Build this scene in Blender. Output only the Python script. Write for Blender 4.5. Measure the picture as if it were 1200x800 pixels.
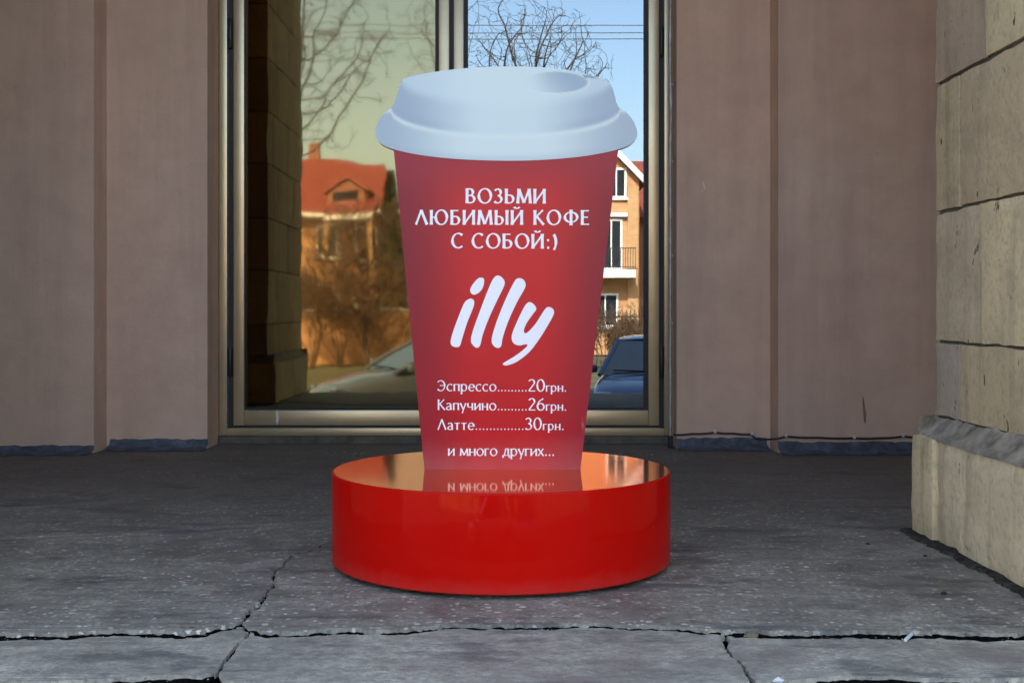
import bpy, bmesh, math, random
from mathutils import Vector, Matrix, noise as mnoise
from mathutils.geometry import tessellate_polygon

for o in list(bpy.data.objects):
    bpy.data.objects.remove(o)
scene = bpy.context.scene
COL = scene.collection
R = math.radians
PI = math.pi

# ------------------------------------------------------------------ camera
CAM_Z = 0.745                    # metres above the landing; the street lies 1.05 m lower
F = 1400.0                       # focal length in pixels of the 1200 px wide photograph
HZ = 365.0                       # row of the horizon
cd = bpy.data.cameras.new('camera'); cam = bpy.data.objects.new('camera', cd); COL.objects.link(cam)
cam.location = (0, 0, CAM_Z); cam.rotation_euler = (R(90), 0, 0)
cd.sensor_width = 36; cd.lens = 36 * F / 1200.0
cd.shift_y = -(400 - HZ) / 1200.0
cd.clip_start = 0.05; cd.clip_end = 2000
scene.camera = cam

# ------------------------------------------------------------------ light
SUN_EL, SUN_AZ = 40.0, -12.0     # behind the building, a little to the left
w = bpy.data.worlds.new('World'); scene.world = w; w.use_nodes = True
nt = w.node_tree; nt.nodes.clear()
sky = nt.nodes.new('ShaderNodeTexSky'); sky.sky_type = 'NISHITA'; sky.sun_disc = False
sky.sun_elevation = R(SUN_EL); sky.sun_rotation = R(SUN_AZ); sky.air_density = 1.0; sky.dust_density = 3.0; sky.ozone_density = 0.6
bg = nt.nodes.new('ShaderNodeBackground'); bg.inputs[1].default_value = 0.13
wo = nt.nodes.new('ShaderNodeOutputWorld')
nt.links.new(sky.outputs[0], bg.inputs[0]); nt.links.new(bg.outputs[0], wo.inputs[0])
ld = bpy.data.lights.new('sun', 'SUN'); ld.energy = 3.6; ld.angle = R(0.5); ld.color = (1.0, 0.93, 0.82)
sun = bpy.data.objects.new('sun', ld); COL.objects.link(sun)
sdir = Vector((math.sin(R(SUN_AZ)) * math.cos(R(SUN_EL)), math.cos(R(SUN_AZ)) * math.cos(R(SUN_EL)), math.sin(R(SUN_EL))))
sun.rotation_euler = sdir.to_track_quat('Z', 'Y').to_euler(); sun.location = sdir * 60
vs = scene.view_settings
vs.view_transform = 'Standard'; vs.look = 'None'; vs.gamma = 1; vs.use_curve_mapping = False
vs.exposure = 2.72
scene.cycles.max_bounces = 8; scene.cycles.glossy_bounces = 5; scene.cycles.transparent_max_bounces = 8
scene.cycles.use_denoising = True

# ------------------------------------------------------------------ measuring helpers
GLASS_Y = 6.80
STREET = -1.05
def fx(px, d): return (px - 600) * d / F
def fz(py, d): return CAM_Z - (py - HZ) * d / F
def floor_pt(px, py, z=0.0):
    d = (CAM_Z - z) * F / (py - HZ)
    return Vector((fx(px, d), d))
def s2l(c):
    out = []
    for v in c:
        v = v / 255.0
        out.append(v / 12.92 if v <= 0.04045 else ((v + 0.055) / 1.055) ** 2.4)
    return out

# ------------------------------------------------------------------ mesh helpers
class MB:
    def __init__(s):
        s.v = []; s.f = []; s.c = []          # c: optional per-vertex colour
    def add(s, vs, fs, col=None):
        b = len(s.v)
        s.v += [tuple(v) for v in vs]
        s.f += [tuple(i + b for i in f) for f in fs]
        if col is not None:
            s.c += [col] * len(vs)
        return s
    def box(s, x0, x1, y0, y1, z0, z1, col=None):
        vs = [(x, y, z) for z in (z0, z1) for y in (y0, y1) for x in (x0, x1)]
        return s.add(vs, [(0, 2, 3, 1), (4, 5, 7, 6), (0, 1, 5, 4), (2, 6, 7, 3), (0, 4, 6, 2), (1, 3, 7, 5)], col)
    def bbox(s, x0, x1, y0, y1, z0, z1, b=0.005, seg=2):
        bm = bmesh.new()
        bmesh.ops.create_cube(bm, size=1)
        for v in bm.verts:
            v.co = Vector(((x0 + x1) / 2 + v.co.x * (x1 - x0), (y0 + y1) / 2 + v.co.y * (y1 - y0), (z0 + z1) / 2 + v.co.z * (z1 - z0)))
        bmesh.ops.bevel(bm, geom=list(bm.edges), offset=b, segments=seg, affect='EDGES', profile=0.5)
        bm.verts.index_update()
        s.add([v.co[:] for v in bm.verts], [[v.index for v in f.verts] for f in bm.faces]); bm.free()
        return s
    def tube(s, pts, rad, n=6, cap=True):
        pts = [Vector(p) for p in pts]
        rings = []
        up = None
        for i, p in enumerate(pts):
            a = pts[max(i - 1, 0)]; b = pts[min(i + 1, len(pts) - 1)]
            t = (b - a)
            if t.length < 1e-9: t = Vector((0, 0, 1))
            t.normalize()
            if up is None:
                up = t.orthogonal().normalized()
            else:
                up = (up - t * up.dot(t))
                up = up.normalized() if up.length > 1e-6 else t.orthogonal().normalized()
            sd = t.cross(up)
            r = rad[i] if isinstance(rad, (list, tuple)) else rad
            rings.append([p + (up * math.cos(2 * PI * k / n) + sd * math.sin(2 * PI * k / n)) * r for k in range(n)])
        vs = [v for rg in rings for v in rg]
        fs = []
        for i in range(len(pts) - 1):
            for k in range(n):
                k2 = (k + 1) % n
                fs.append((i * n + k, i * n + k2, (i + 1) * n + k2, (i + 1) * n + k))
        if cap:
            fs.append(tuple(range(n - 1, -1, -1))); fs.append(tuple((len(pts) - 1) * n + k for k in range(n)))
        return s.add(vs, fs)
    def lathe(s, prof, cx=0, cy=0, n=64, axis='z'):
        m = len(prof); vs = []; fs = []
        for (r, z) in prof:
            for k in range(n):
                a = 2 * PI * k / n
                if axis == 'z': vs.append((cx + r * math.cos(a), cy + r * math.sin(a), z))
                elif axis == 'y': vs.append((cx + r * math.cos(a), z, cy + r * math.sin(a)))
                else: vs.append((z, cx + r * math.cos(a), cy + r * math.sin(a)))
        for i in range(m - 1):
            for k in range(n):
                k2 = (k + 1) % n
                fs.append((i * n + k, i * n + k2, (i + 1) * n + k2, (i + 1) * n + k))
        return s.add(vs, fs)
    def prism(s, poly, axis, a0, a1):
        """closed polygon (2-D) extruded along an axis; axis 'y' -> (x,z), 'x' -> (y,z), 'z' -> (x,y)"""
        n = len(poly)
        def P(p, a):
            return {'y': (p[0], a, p[1]), 'x': (a, p[0], p[1]), 'z': (p[0], p[1], a)}[axis]
        vs = [P(p, a0) for p in poly] + [P(p, a1) for p in poly]
        tris = tessellate_polygon([[Vector((p[0], p[1], 0)) for p in poly]])
        fs = [tuple(t) for t in tris] + [tuple(i + n for i in reversed(t)) for t in tris]
        for i in range(n):
            j = (i + 1) % n
            fs.append((i, j, j + n, i + n))
        return s.add(vs, fs)

def obj(name, mb, m, parent=None, smooth=False, world=True, fix=True):
    """link the collected geometry as ONE mesh object; coordinates are the root's own frame when world is False"""
    off = Vector((0, 0, 0))
    if parent is not None and world:
        p = parent
        while p is not None:
            off = off + p.location; p = p.parent
    me = bpy.data.meshes.new(name)
    vs = [(v[0] - off.x, v[1] - off.y, v[2] - off.z) for v in mb.v]
    me.from_pydata(vs, [], mb.f)
    if mb.c and len(mb.c) == len(mb.v):
        at = me.color_attributes.new('ink', 'FLOAT_COLOR', 'POINT')
        for i, c in enumerate(mb.c):
            at.data[i].color = (c[0], c[1], c[2], 1)
    if fix:
        bm = bmesh.new(); bm.from_mesh(me)
        bmesh.ops.recalc_face_normals(bm, faces=bm.faces); bm.to_mesh(me); bm.free()
    if smooth:
        for p in me.polygons: p.use_smooth = True
        if smooth is not True:
            me.set_sharp_from_angle(angle=R(smooth))
    me.materials.append(m)
    o = bpy.data.objects.new(name, me); COL.objects.link(o)
    if parent is not None:
        o.parent = parent
    return o

def thing(name, label, cat, loc=(0, 0, 0), group=None):
    o = bpy.data.objects.new(name, None); COL.objects.link(o)
    o.empty_display_size = 0.2; o.location = loc
    o['label'] = label; o['category'] = cat
    if group: o['group'] = group
    return o
def tag(o, label, cat, group=None):
    me = o.data                                   # origin to the base
    xs = [v.co.x for v in me.vertices]; ys = [v.co.y for v in me.vertices]; zs = [v.co.z for v in me.vertices]
    c = Vector(((min(xs) + max(xs)) / 2, (min(ys) + max(ys)) / 2, min(zs)))
    for v in me.vertices: v.co -= c
    o.location = o.location + c
    o['label'] = label; o['category'] = cat
    if group: o['group'] = group
    return o
def structure(o):
    o['kind'] = 'structure'; return o
def dup(root, loc, rz=0, label=None):
    def cp(o, par):
        c = o.copy(); COL.objects.link(c); c.parent = par
        for ch in list(o.children): cp(ch, c)
        return c
    r = cp(root, None); r.location = loc; r.rotation_euler = (0, 0, rz)
    if label: r['label'] = label
    return r

# ------------------------------------------------------------------ material helpers
class M:
    def __init__(s, name):
        s.m = bpy.data.materials.new(name); s.m.use_nodes = True
        s.nt = s.m.node_tree; s.b = s.nt.nodes['Principled BSDF']; s.out = s.nt.nodes['Material Output']
        s._co = None
    def n(s, t, **kw):
        x = s.nt.nodes.new(t)
        for k, v in kw.items():
            if k.startswith('i_'):
                x.inputs[k[2:].replace('_', ' ')].default_value = v
            else: setattr(x, k, v)
        return x
    def l(s, a, b): s.nt.links.new(a, b)
    @property
    def co(s):
        if s._co is None: s._co = s.n('ShaderNodeTexCoord').outputs['Object']
        return s._co
    def map(s, scale=(1, 1, 1), rot=(0, 0, 0), loc=(0, 0, 0)):
        x = s.n('ShaderNodeMapping'); s.l(s.co, x.inputs[0])
        x.inputs['Scale'].default_value = scale; x.inputs['Rotation'].default_value = rot; x.inputs['Location'].default_value = loc
        return x.outputs[0]
    def noise(s, scale, detail=4, rough=0.55, vec=None, dist=0.0):
        x = s.n('ShaderNodeTexNoise'); x.inputs['Scale'].default_value = scale; x.inputs['Detail'].default_value = detail
        x.inputs['Roughness'].default_value = rough; x.inputs['Distortion'].default_value = dist
        s.l(vec if vec is not None else s.co, x.inputs['Vector']); return x.outputs['Fac']
    def ramp(s, fac, stops, interp='LINEAR'):
        x = s.n('ShaderNodeValToRGB'); s.l(fac, x.inputs[0]); cr = x.color_ramp; cr.interpolation = interp
        while len(cr.elements) < len(stops): cr.elements.new(0.5)
        for e, (p, c) in zip(cr.elements, stops):
            e.position = p; e.color = (c, c, c, 1) if isinstance(c, (int, float)) else (*c, 1)
        return x.outputs[0]
    def mix(s, fac, a, b, mode='MIX'):
        x = s.n('ShaderNodeMix', data_type='RGBA', blend_type=mode)
        for sock, v in ((x.inputs[0], fac), (x.inputs[6], a), (x.inputs[7], b)):
            if hasattr(v, 'is_linked') or isinstance(v, bpy.types.NodeSocket): s.l(v, sock)
            elif isinstance(v, (int, float)): sock.default_value = v if sock == x.inputs[0] else (v, v, v, 1)
            else: sock.default_value = (*v, 1)
        return x.outputs[2]
    def math(s, op, a, b=0.0, clamp=False):
        x = s.n('ShaderNodeMath', operation=op, use_clamp=clamp)
        for sock, v in ((x.inputs[0], a), (x.inputs[1], b)):
            if isinstance(v, bpy.types.NodeSocket): s.l(v, sock)
            else: sock.default_value = v
        return x.outputs[0]
    def bump(s, h, strength=0.3, dist=0.01):
        x = s.n('ShaderNodeBump'); x.inputs['Strength'].default_value = strength; x.inputs['Distance'].default_value = dist
        s.l(h, x.inputs['Height'])
        for inp in ('Normal',): s.l(x.outputs[0], s.b.inputs[inp])
        return x
    def color(s, c):
        if isinstance(c, bpy.types.NodeSocket): s.l(c, s.b.inputs['Base Color'])
        else: s.b.inputs['Base Color'].default_value = (*c, 1)
    def set(s, **kw):
        for k, v in kw.items():
            i = s.b.inputs[k.replace('_', ' ')]
            if isinstance(v, bpy.types.NodeSocket): s.l(v, i)
            else: i.default_value = v
        return s

def simple(name, c, rough=0.6, metal=0.0, var=0.25, scale=6.0, coat=0.0, bump=0.0, spec=0.5):
    k = M(name)
    f = k.noise(scale, 5, 0.6)
    lo = tuple(x * (1 - var) for x in c); hi = tuple(min(1, x * (1 + var)) for x in c)
    k.color(k.ramp(f, [(0.3, lo), (0.7, hi)]))
    k.set(Roughness=rough, Metallic=metal, Coat_Weight=coat, Specular_IOR_Level=spec)
    if bump: k.bump(f, bump, 0.01)
    return k.m

# plaster wall -------------------------------------------------------------
def plaster():
    k = M('plaster')
    big = k.noise(0.9, 5, 0.6); mid = k.noise(6, 6, 0.65)
    streak = k.noise(1.0, 4, 0.6, k.map((5.5, 5.5, 0.35)))
    c = k.ramp(big, [(0.3, (0.60, 0.41, 0.285)), (0.55, (0.66, 0.45, 0.315)), (0.75, (0.68, 0.485, 0.35))])
    c = k.mix(k.ramp(mid, [(0.38, 0.0), (0.72, 0.7)]), c, (0.52, 0.345, 0.24))
    c = k.mix(k.ramp(streak, [(0.48, 0.0), (0.75, 0.6)]), c, (0.45, 0.295, 0.215))
    # splashed dirt along the foot, with a ragged upper edge
    sep = k.n('ShaderNodeSeparateXYZ'); k.l(k.co, sep.inputs[0])
    hgt = k.math('ADD', sep.outputs[2], k.math('MULTIPLY', k.noise(5, 5, 0.7), -0.55))
    dirt = k.ramp(hgt, [(0.0, 0.8), (0.22, 0.0)])
    dirt = k.math('MULTIPLY', dirt, k.ramp(k.noise(9, 5, 0.7), [(0.35, 0.25), (0.65, 1.0)]))
    c = k.mix(k.math('MULTIPLY', dirt, 0.75), c, (0.16, 0.105, 0.08))
    # small scuffs
    sc = k.noise(14, 3, 0.6, k.map((1, 1, 0.35), (0, 0.2, 0)), 1.0)
    c = k.mix(k.ramp(sc, [(0.72, 0.0), (0.80, 0.25)]), c, (0.2, 0.11, 0.10))
    k.color(c); k.set(Roughness=0.85, Specular_IOR_Level=0.25)
    h = k.math('ADD', k.math('MULTIPLY', k.noise(60, 4, 0.6), 0.4), k.math('MULTIPLY', mid, 1.2))
    k.bump(h, 0.45, 0.008)
    return k.m
# blue paint on the rough foot of the wall
def blue_foot():
    k = M('blue_paint_foot')
    f = k.noise(16, 6, 0.7)
    c = k.ramp(f, [(0.25, (0.045, 0.042, 0.042)), (0.45, (0.075, 0.08, 0.092)), (0.62, (0.12, 0.13, 0.155)), (0.8, (0.20, 0.18, 0.165))])
    k.color(c); k.set(Roughness=0.9, Specular_IOR_Level=0.2); k.bump(f, 0.5, 0.02); return k.m
def limestone():
    k = M('limestone')
    at = k.n('ShaderNodeAttribute', attribute_name='ink')
    big = k.noise(3, 6, 0.65); fine = k.noise(45, 5, 0.65)
    streak = k.noise(1.0, 5, 0.6, k.map((4, 4, 9)))
    c = k.mix(k.ramp(big, [(0.35, 0.0), (0.75, 0.5)]), at.outputs['Color'], (0.40, 0.29, 0.18))
    c = k.mix(k.ramp(streak, [(0.5, 0.0), (0.8, 0.45)]), c, (0.27, 0.20, 0.13))
    c = k.mix(k.ramp(fine, [(0.35, 0.35), (0.5, 0.0)]), c, (0.30, 0.235, 0.155))
    run = k.noise(1.0, 5, 0.65, k.map((11, 11, 0.9)))
    c = k.mix(k.ramp(run, [(0.52, 0.0), (0.72, 0.5)]), c, (0.25, 0.18, 0.115))
    pits = k.noise(22, 3, 0.5, k.map((1, 1, 0.6)))
    pm = k.ramp(pits, [(0.70, 0.0), (0.74, 0.8)])
    c = k.mix(pm, c, (0.045, 0.036, 0.028))
    chip = k.ramp(k.noise(17, 4, 0.6, k.map((1, 1, 1), (0, 0, 0), (7, 3, 5))), [(0.735, 0.0), (0.75, 0.8)])
    c = k.mix(chip, c, (0.5, 0.47, 0.42))
    k.color(c); k.set(Roughness=0.9, Specular_IOR_Level=0.2)
    h = k.math('SUBTRACT', k.math('ADD', k.math('MULTIPLY', fine, 0.35), big), k.math('MULTIPLY', pm, 0.8))
    k.bump(h, 0.8, 0.014); return k.m
def terrazzo(name, light=1.0, chips=True):
    k = M(name)
    big = k.noise(0.8, 5, 0.6); mid = k.noise(5, 6, 0.68); fine = k.noise(70, 3, 0.7)
    g = light
    c = k.ramp(big, [(0.3, (0.29 * g, 0.25 * g, 0.178 * g)), (0.7, (0.51 * g, 0.44 * g, 0.312 * g))])
    c = k.mix(k.ramp(mid, [(0.33, 0.75), (0.60, 0.0)]), c, (0.14 * g, 0.124 * g, 0.095 * g))
    c = k.mix(k.ramp(fine, [(0.4, 0.5), (0.6, 0.0)]), c, (0.15 * g, 0.131 * g, 0.10 * g))
    h = k.math('ADD', k.math('MULTIPLY', mid, 1.0), k.math('MULTIPLY', fine, 0.35))
    gr = k.noise(19, 8, 0.8, k.map((1, 1, 1), (0, 0, 0), (5, 1, 0)))
    c = k.mix(k.ramp(gr, [(0.38, 0.6), (0.58, 0.0)]), c, (0.12 * g, 0.103 * g, 0.08 * g))
    c = k.mix(k.ramp(k.noise(1.9, 6, 0.7, k.map((1, 1, 1), (0, 0, 0), (6, 3, 0))), [(0.52, 0.0), (0.66, 0.55)]), c, (0.16 * g, 0.122 * g, 0.092 * g))
    if chips:
        for sc, thr, loc in ((62, 0.30, (0, 0, 0)), (36, 0.27, (3.3, 1.7, 0))):
            v = k.n('ShaderNodeTexVoronoi', feature='F1'); v.inputs['Scale'].default_value = sc
            wob = k.n('ShaderNodeTexNoise'); wob.inputs['Scale'].default_value = 120; wob.inputs['Detail'].default_value = 2; k.l(k.co, wob.inputs['Vector'])
            add = k.n('ShaderNodeVectorMath', operation='MULTIPLY_ADD'); k.l(wob.outputs['Color'], add.inputs[0]); add.inputs[1].default_value = (0.012, 0.012, 0.012); k.l(k.map((1, 1, 1), (0, 0, 0), loc), add.inputs[2])
            k.l(add.outputs[0], v.inputs['Vector'])
            inside = k.ramp(v.outputs['Distance'], [(thr, 1.0), (thr + 0.05, 0.0)])
            sepc = k.n('ShaderNodeSeparateColor'); k.l(v.outputs['Color'], sepc.inputs[0])
            pick = k.ramp(sepc.outputs[0], [(0.50, 0.0), (0.54, 1.0)])
            worn = k.ramp(k.noise(1.6, 5, 0.7, k.map((1, 1, 1), (0, 0, 0), (1.2, 0.4, 0))), [(0.34, 0.2), (0.56, 1.0)])
            fac = k.math('MULTIPLY', k.math('MULTIPLY', inside, pick), worn)
            cc = k.ramp(sepc.outputs[1], [(0.0, (0.10, 0.075, 0.06)), (0.35, (0.22, 0.20, 0.18)), (0.7, (0.56, 0.49, 0.38)), (1.0, (0.78, 0.69, 0.55))])
            c = k.mix(k.math('MULTIPLY', fac, 0.85), c, cc)
        # rusty brown patches
        br = k.ramp(k.noise(2.1, 6, 0.75, k.map((1, 1, 1), (0, 0, 0), (4.1, 2.2, 0))), [(0.55, 0.0), (0.62, 0.8)])
        c = k.mix(k.math('MULTIPLY', br, k.ramp(fine, [(0.4, 0.3), (0.6, 1.0)])), c, (0.12, 0.08, 0.05))
    st = k.ramp(k.noise(2.6, 7, 0.72, k.map((1, 2.4, 1), (0, 0, 0), (9, 5, 0))), [(0.53, 0.0), (0.63, 0.8)])
    c = k.mix(st, c, (0.085 * g, 0.076 * g, 0.066 * g))
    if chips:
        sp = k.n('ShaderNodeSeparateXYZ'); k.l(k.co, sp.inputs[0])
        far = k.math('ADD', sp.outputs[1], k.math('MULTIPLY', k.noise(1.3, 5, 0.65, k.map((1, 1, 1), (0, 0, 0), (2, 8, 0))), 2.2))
        c = k.mix(k.ramp(k.math('MULTIPLY', far, 0.1), [(0.38, 0.0), (0.68, 0.72)]), c, (0.10, 0.085, 0.07))  # darkens the floor towards the wall: porch shade painted into colour, plus dirt
    k.color(c); k.set(Roughness=k.ramp(mid, [(0.3, 0.55), (0.7, 0.85)]), Specular_IOR_Level=0.35)
    k.bump(h, 0.8, 0.016); return k.m
def brick(name, c1, c2, mortar):
    k = M(name)
    b = k.n('ShaderNodeTexBrick'); b.inputs['Scale'].default_value = 1.0
    b.inputs['Color1'].default_value = (*c1, 1); b.inputs['Color2'].default_value = (*c2, 1); b.inputs['Mortar'].default_value = (*mortar, 1)
    b.inputs['Brick Width'].default_value = 0.25; b.inputs['Row Height'].default_value = 0.075; b.inputs['Mortar Size'].default_value = 0.008
    sep = k.n('ShaderNodeSeparateXYZ'); k.l(k.co, sep.inputs[0])
    cmb = k.n('ShaderNodeCombineXYZ'); k.l(k.math('ADD', sep.outputs[0], sep.outputs[1]), cmb.inputs[0]); k.l(sep.outputs[2], cmb.inputs[1])
    k.l(cmb.outputs[0], b.inputs['Vector'])
    c = k.mix(k.ramp(k.noise(1.2, 4), [(0.3, 0.0), (0.8, 0.5)]), b.outputs['Color'], tuple(x * 0.6 for x in c1))
    k.color(c); k.set(Roughness=0.85); return k.m
def glass(name, tint, refl, trans, wob, rough=0.0):
    k = M(name); k.nt.nodes.remove(k.b)
    gl = k.n('ShaderNodeBsdfGlossy'); gl.inputs['Color'].default_value = (*tint, 1); gl.inputs['Roughness'].default_value = rough
    tr = k.n('ShaderNodeBsdfTransparent'); tr.inputs['Color'].default_value = (*trans, 1)
    fr = k.n('ShaderNodeFresnel'); fr.inputs['IOR'].default_value = 1.5
    fac = k.math('ADD', k.math('MULTIPLY', fr.outputs[0], 0.9), refl - 0.036, True)
    mx = k.n('ShaderNodeMixShader'); k.l(fac, mx.inputs[0]); k.l(tr.outputs[0], mx.inputs[1]); k.l(gl.outputs[0], mx.inputs[2])
    k.l(mx.outputs[0], k.out.inputs[0])
    bp = k.n('ShaderNodeBump'); bp.inputs['Strength'].default_value = wob; bp.inputs['Distance'].default_value = 0.003
    k.l(k.noise(2.2, 2, 0.4), bp.inputs['Height']); k.l(bp.outputs[0], gl.inputs['Normal'])
    return k.m
def printed():
    k = M('printed_film')
    at = k.n('ShaderNodeAttribute', attribute_name='ink')
    sep = k.n('ShaderNodeSeparateXYZ'); k.l(k.co, sep.inputs[0])
    # dust thrown up on the lowest part of the film, a few scuffs higher up
    low = k.ramp(k.math('ADD', sep.outputs[2], k.math('MULTIPLY', k.noise(9, 6, 0.7), 0.12)), [(0.30, 0.16), (0.44, 0.0)])
    c = k.mix(low, at.outputs['Color'], (0.55, 0.40, 0.38))
    sc = k.ramp(k.noise(26, 3, 0.6, k.map((1, 1, 0.25), (0, 0.5, 0)), 0.6), [(0.72, 0.0), (0.78, 0.16)])
    c = k.mix(sc, c, (0.6, 0.5, 0.5))
    k.color(c)
    k.set(Roughness=0.27, Specular_IOR_Level=0.25); return k.m
def red_lacquer():
    k = M('red_lacquer')
    f = k.noise(3, 4, 0.6)
    c = k.ramp(f, [(0.3, (0.50, 0.0035, 0.0015)), (0.7, (0.55, 0.005, 0.002))])
    speck = k.ramp(k.noise(60, 2, 0.5), [(0.79, 0.0), (0.80, 0.8)])
    c = k.mix(speck, c, (0.6, 0.35, 0.3))
    sp = k.n('ShaderNodeSeparateXYZ'); k.l(k.co, sp.inputs[0])
    dust = k.ramp(k.math('ADD', sp.outputs[2], k.math('MULTIPLY', k.noise(13, 6, 0.75), 0.09)), [(0.05, 0.10), (0.105, 0.0)])
    c = k.mix(dust, c, (0.30, 0.22, 0.17))
    k.color(c); k.set(Roughness=0.22, Coat_Weight=0.5, Coat_Roughness=0.03, Coat_IOR=1.26, Specular_IOR_Level=0.0)
    k.set(Coat_Roughness=k.ramp(k.noise(6, 5, 0.7), [(0.4, 0.02), (0.7, 0.10)]))
    bp = k.n('ShaderNodeBump'); bp.inputs['Strength'].default_value = 0.06; bp.inputs['Distance'].default_value = 0.003
    k.l(k.noise(5, 2, 0.4), bp.inputs['Height']); k.l(bp.outputs[0], k.b.inputs['Coat Normal'])
    return k.m
def bark(name, c):
    return simple(name, c, 0.9, 0, 0.4, 9, bump=0.4)

MAT = {
    'plaster': plaster(), 'blue': blue_foot(), 'stone': limestone(),
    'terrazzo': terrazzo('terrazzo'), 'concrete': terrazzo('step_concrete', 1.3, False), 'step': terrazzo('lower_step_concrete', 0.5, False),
    'soil': simple('joint_dirt', (0.006, 0.0055, 0.005), 1.0, 0, 0.6, 60, bump=0.5, spec=0.0),
    'mortar': simple('grey_mortar', (0.26, 0.21, 0.145), 0.95, 0, 0.6, 16, bump=0.5),
    'mortar_dark': simple('joint_mortar', (0.11, 0.09, 0.066), 0.95, 0, 0.4, 20, bump=0.4),
    'alu': simple('bronze_aluminium', (0.60, 0.485, 0.285), 0.36, 0.7, 0.10, 3),
    'rubber': simple('black_rubber', (0.012, 0.012, 0.013), 0.6, 0, 0.2, 20),
    'hinge': simple('black_hinge_paint', (0.02, 0.02, 0.022), 0.4, 0.3, 0.2, 20),
    'galv': simple('galvanised_metal', (0.34, 0.33, 0.32), 0.5, 0.5, 0.3, 14),
    'white_plastic': simple('white_plastic', (0.6, 0.6, 0.58), 0.5, 0, 0.1, 10),
    'black_cable': simple('black_cable_jacket', (0.016, 0.016, 0.018), 0.55, 0, 0.2, 20),
    'glass_amber': glass('amber_reflective_glass', (0.98, 0.79, 0.42), 0.185, (0.22, 0.16, 0.08), 0.34, 0.027),
    'glass_clear': glass('reflective_glass', (0.90, 0.98, 1.0), 0.22, (0.25, 0.25, 0.25), 0.03, 0.008),
    'room': simple('dark_interior', (0.05, 0.04, 0.03), 0.9, 0, 0.2, 3),
    'top': simple('polished_red_top', (0.88, 0.29, 0.15), 0.06, 0.82, 0.03, 3),
    'print': printed(), 'red': red_lacquer(),
    'ink_white': simple('white_vinyl', (0.88, 0.83, 0.80), 0.4, 0, 0.04, 5),
    'board_edge': simple('board_edge', (0.35, 0.10, 0.10), 0.35, 0, 0.15, 6),
    'black': simple('black_paint', (0.01, 0.01, 0.01), 0.7, 0, 0.2, 10),
    'ground': simple('street_ground', (0.10, 0.095, 0.088), 0.95, 0, 0.3, 0.7, bump=0.3),
    'asphalt': simple('asphalt', (0.05, 0.05, 0.052), 0.9, 0, 0.25, 2, bump=0.3),
    'paving': simple('paving', (0.17, 0.165, 0.155), 0.9, 0, 0.2, 2, bump=0.3),
    'kerb': simple('kerb_stone', (0.24, 0.235, 0.225), 0.9, 0, 0.2, 3, bump=0.3),
    'brick_o': brick('orange_brick', (0.50, 0.215, 0.075), (0.57, 0.27, 0.10), (0.50, 0.40, 0.28)),
    'brick_y': brick('ochre_brick', (0.50, 0.25, 0.085), (0.58, 0.31, 0.12), (0.45, 0.36, 0.26)),
    'brick_d': brick('dark_brick', (0.24, 0.085, 0.045), (0.29, 0.11, 0.06), (0.3, 0.22, 0.17)),
    'roof': simple('red_metal_roof', (0.21, 0.05, 0.032), 0.5, 0, 0.15, 2),
    'white': simple('white_paint', (0.75, 0.74, 0.70), 0.6, 0, 0.06, 3),
    'pane': simple('dark_window_pane', (0.02, 0.025, 0.03), 0.08, 0, 0.2, 2, spec=0.8),
    'iron': simple('black_iron', (0.02, 0.02, 0.02), 0.5, 0.3, 0.2, 10),
    'bark': bark('grey_bark', (0.06, 0.046, 0.035)), 'bark_r': bark('brown_twigs', (0.12, 0.068, 0.038)),
    'evergreen': simple('evergreen_leaf', (0.035, 0.055, 0.022), 0.8, 0, 0.5, 1.5),
    'drybush': simple('dry_leaf', (0.16, 0.095, 0.035), 0.9, 0, 0.5, 2),
    'grass': simple('winter_grass', (0.10, 0.09, 0.04), 0.95, 0, 0.4, 1.2),
    'wood': simple('weathered_wood', (0.14, 0.11, 0.085), 0.9, 0, 0.3, 5),
    'paper': simple('scrap_paper', (0.6, 0.58, 0.54), 0.8, 0, 0.1, 20),
    'leaf': simple('fallen_leaf', (0.17, 0.115, 0.06), 0.8, 0, 0.3, 40),
    'silver_car': simple('silver_car_paint', (0.62, 0.62, 0.54), 0.35, 0.0, 0.03, 2, coat=1.0),
    'blue_car': simple('blue_car_paint', (0.02, 0.065, 0.16), 0.3, 0.1, 0.03, 2, coat=1.0),
    'white_car': simple('white_car_paint', (0.7, 0.7, 0.68), 0.3, 0.0, 0.03, 2, coat=1.0),
    'car_glass': simple('car_glass', (0.05, 0.065, 0.07), 0.05, 0, 0.1, 2, coat=1.0, spec=1.0),
    'tyre': simple('tyre_rubber', (0.02, 0.02, 0.02), 0.85, 0, 0.2, 10),
    'rim': simple('alloy', (0.5, 0.5, 0.5), 0.35, 0.8, 0.05, 5),
    'lamp': simple('lamp_lens', (0.6, 0.6, 0.6), 0.15, 0.2, 0.05, 5, coat=1.0),
    'scratch_dark': simple('dark_scratch', (0.22, 0.15, 0.115), 0.9, 0, 0.3, 30),
    'scratch_white': simple('chipped_plaster', (0.62, 0.6, 0.58), 0.9, 0, 0.1, 30),
}
MAT['top'].node_tree.nodes['Principled BSDF'].inputs['Specular Tint'].default_value = (1.0, 0.62, 0.42, 1)
MAT['damp_dirt'] = simple('damp_dirt', (0.045, 0.037, 0.028), 1.0, 0, 0.6, 40, bump=0.6, spec=0.1)
MAT['grit'] = simple('grit', (0.27, 0.24, 0.20), 0.95, 0, 0.75, 60)
rnd = random.Random(7)

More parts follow.
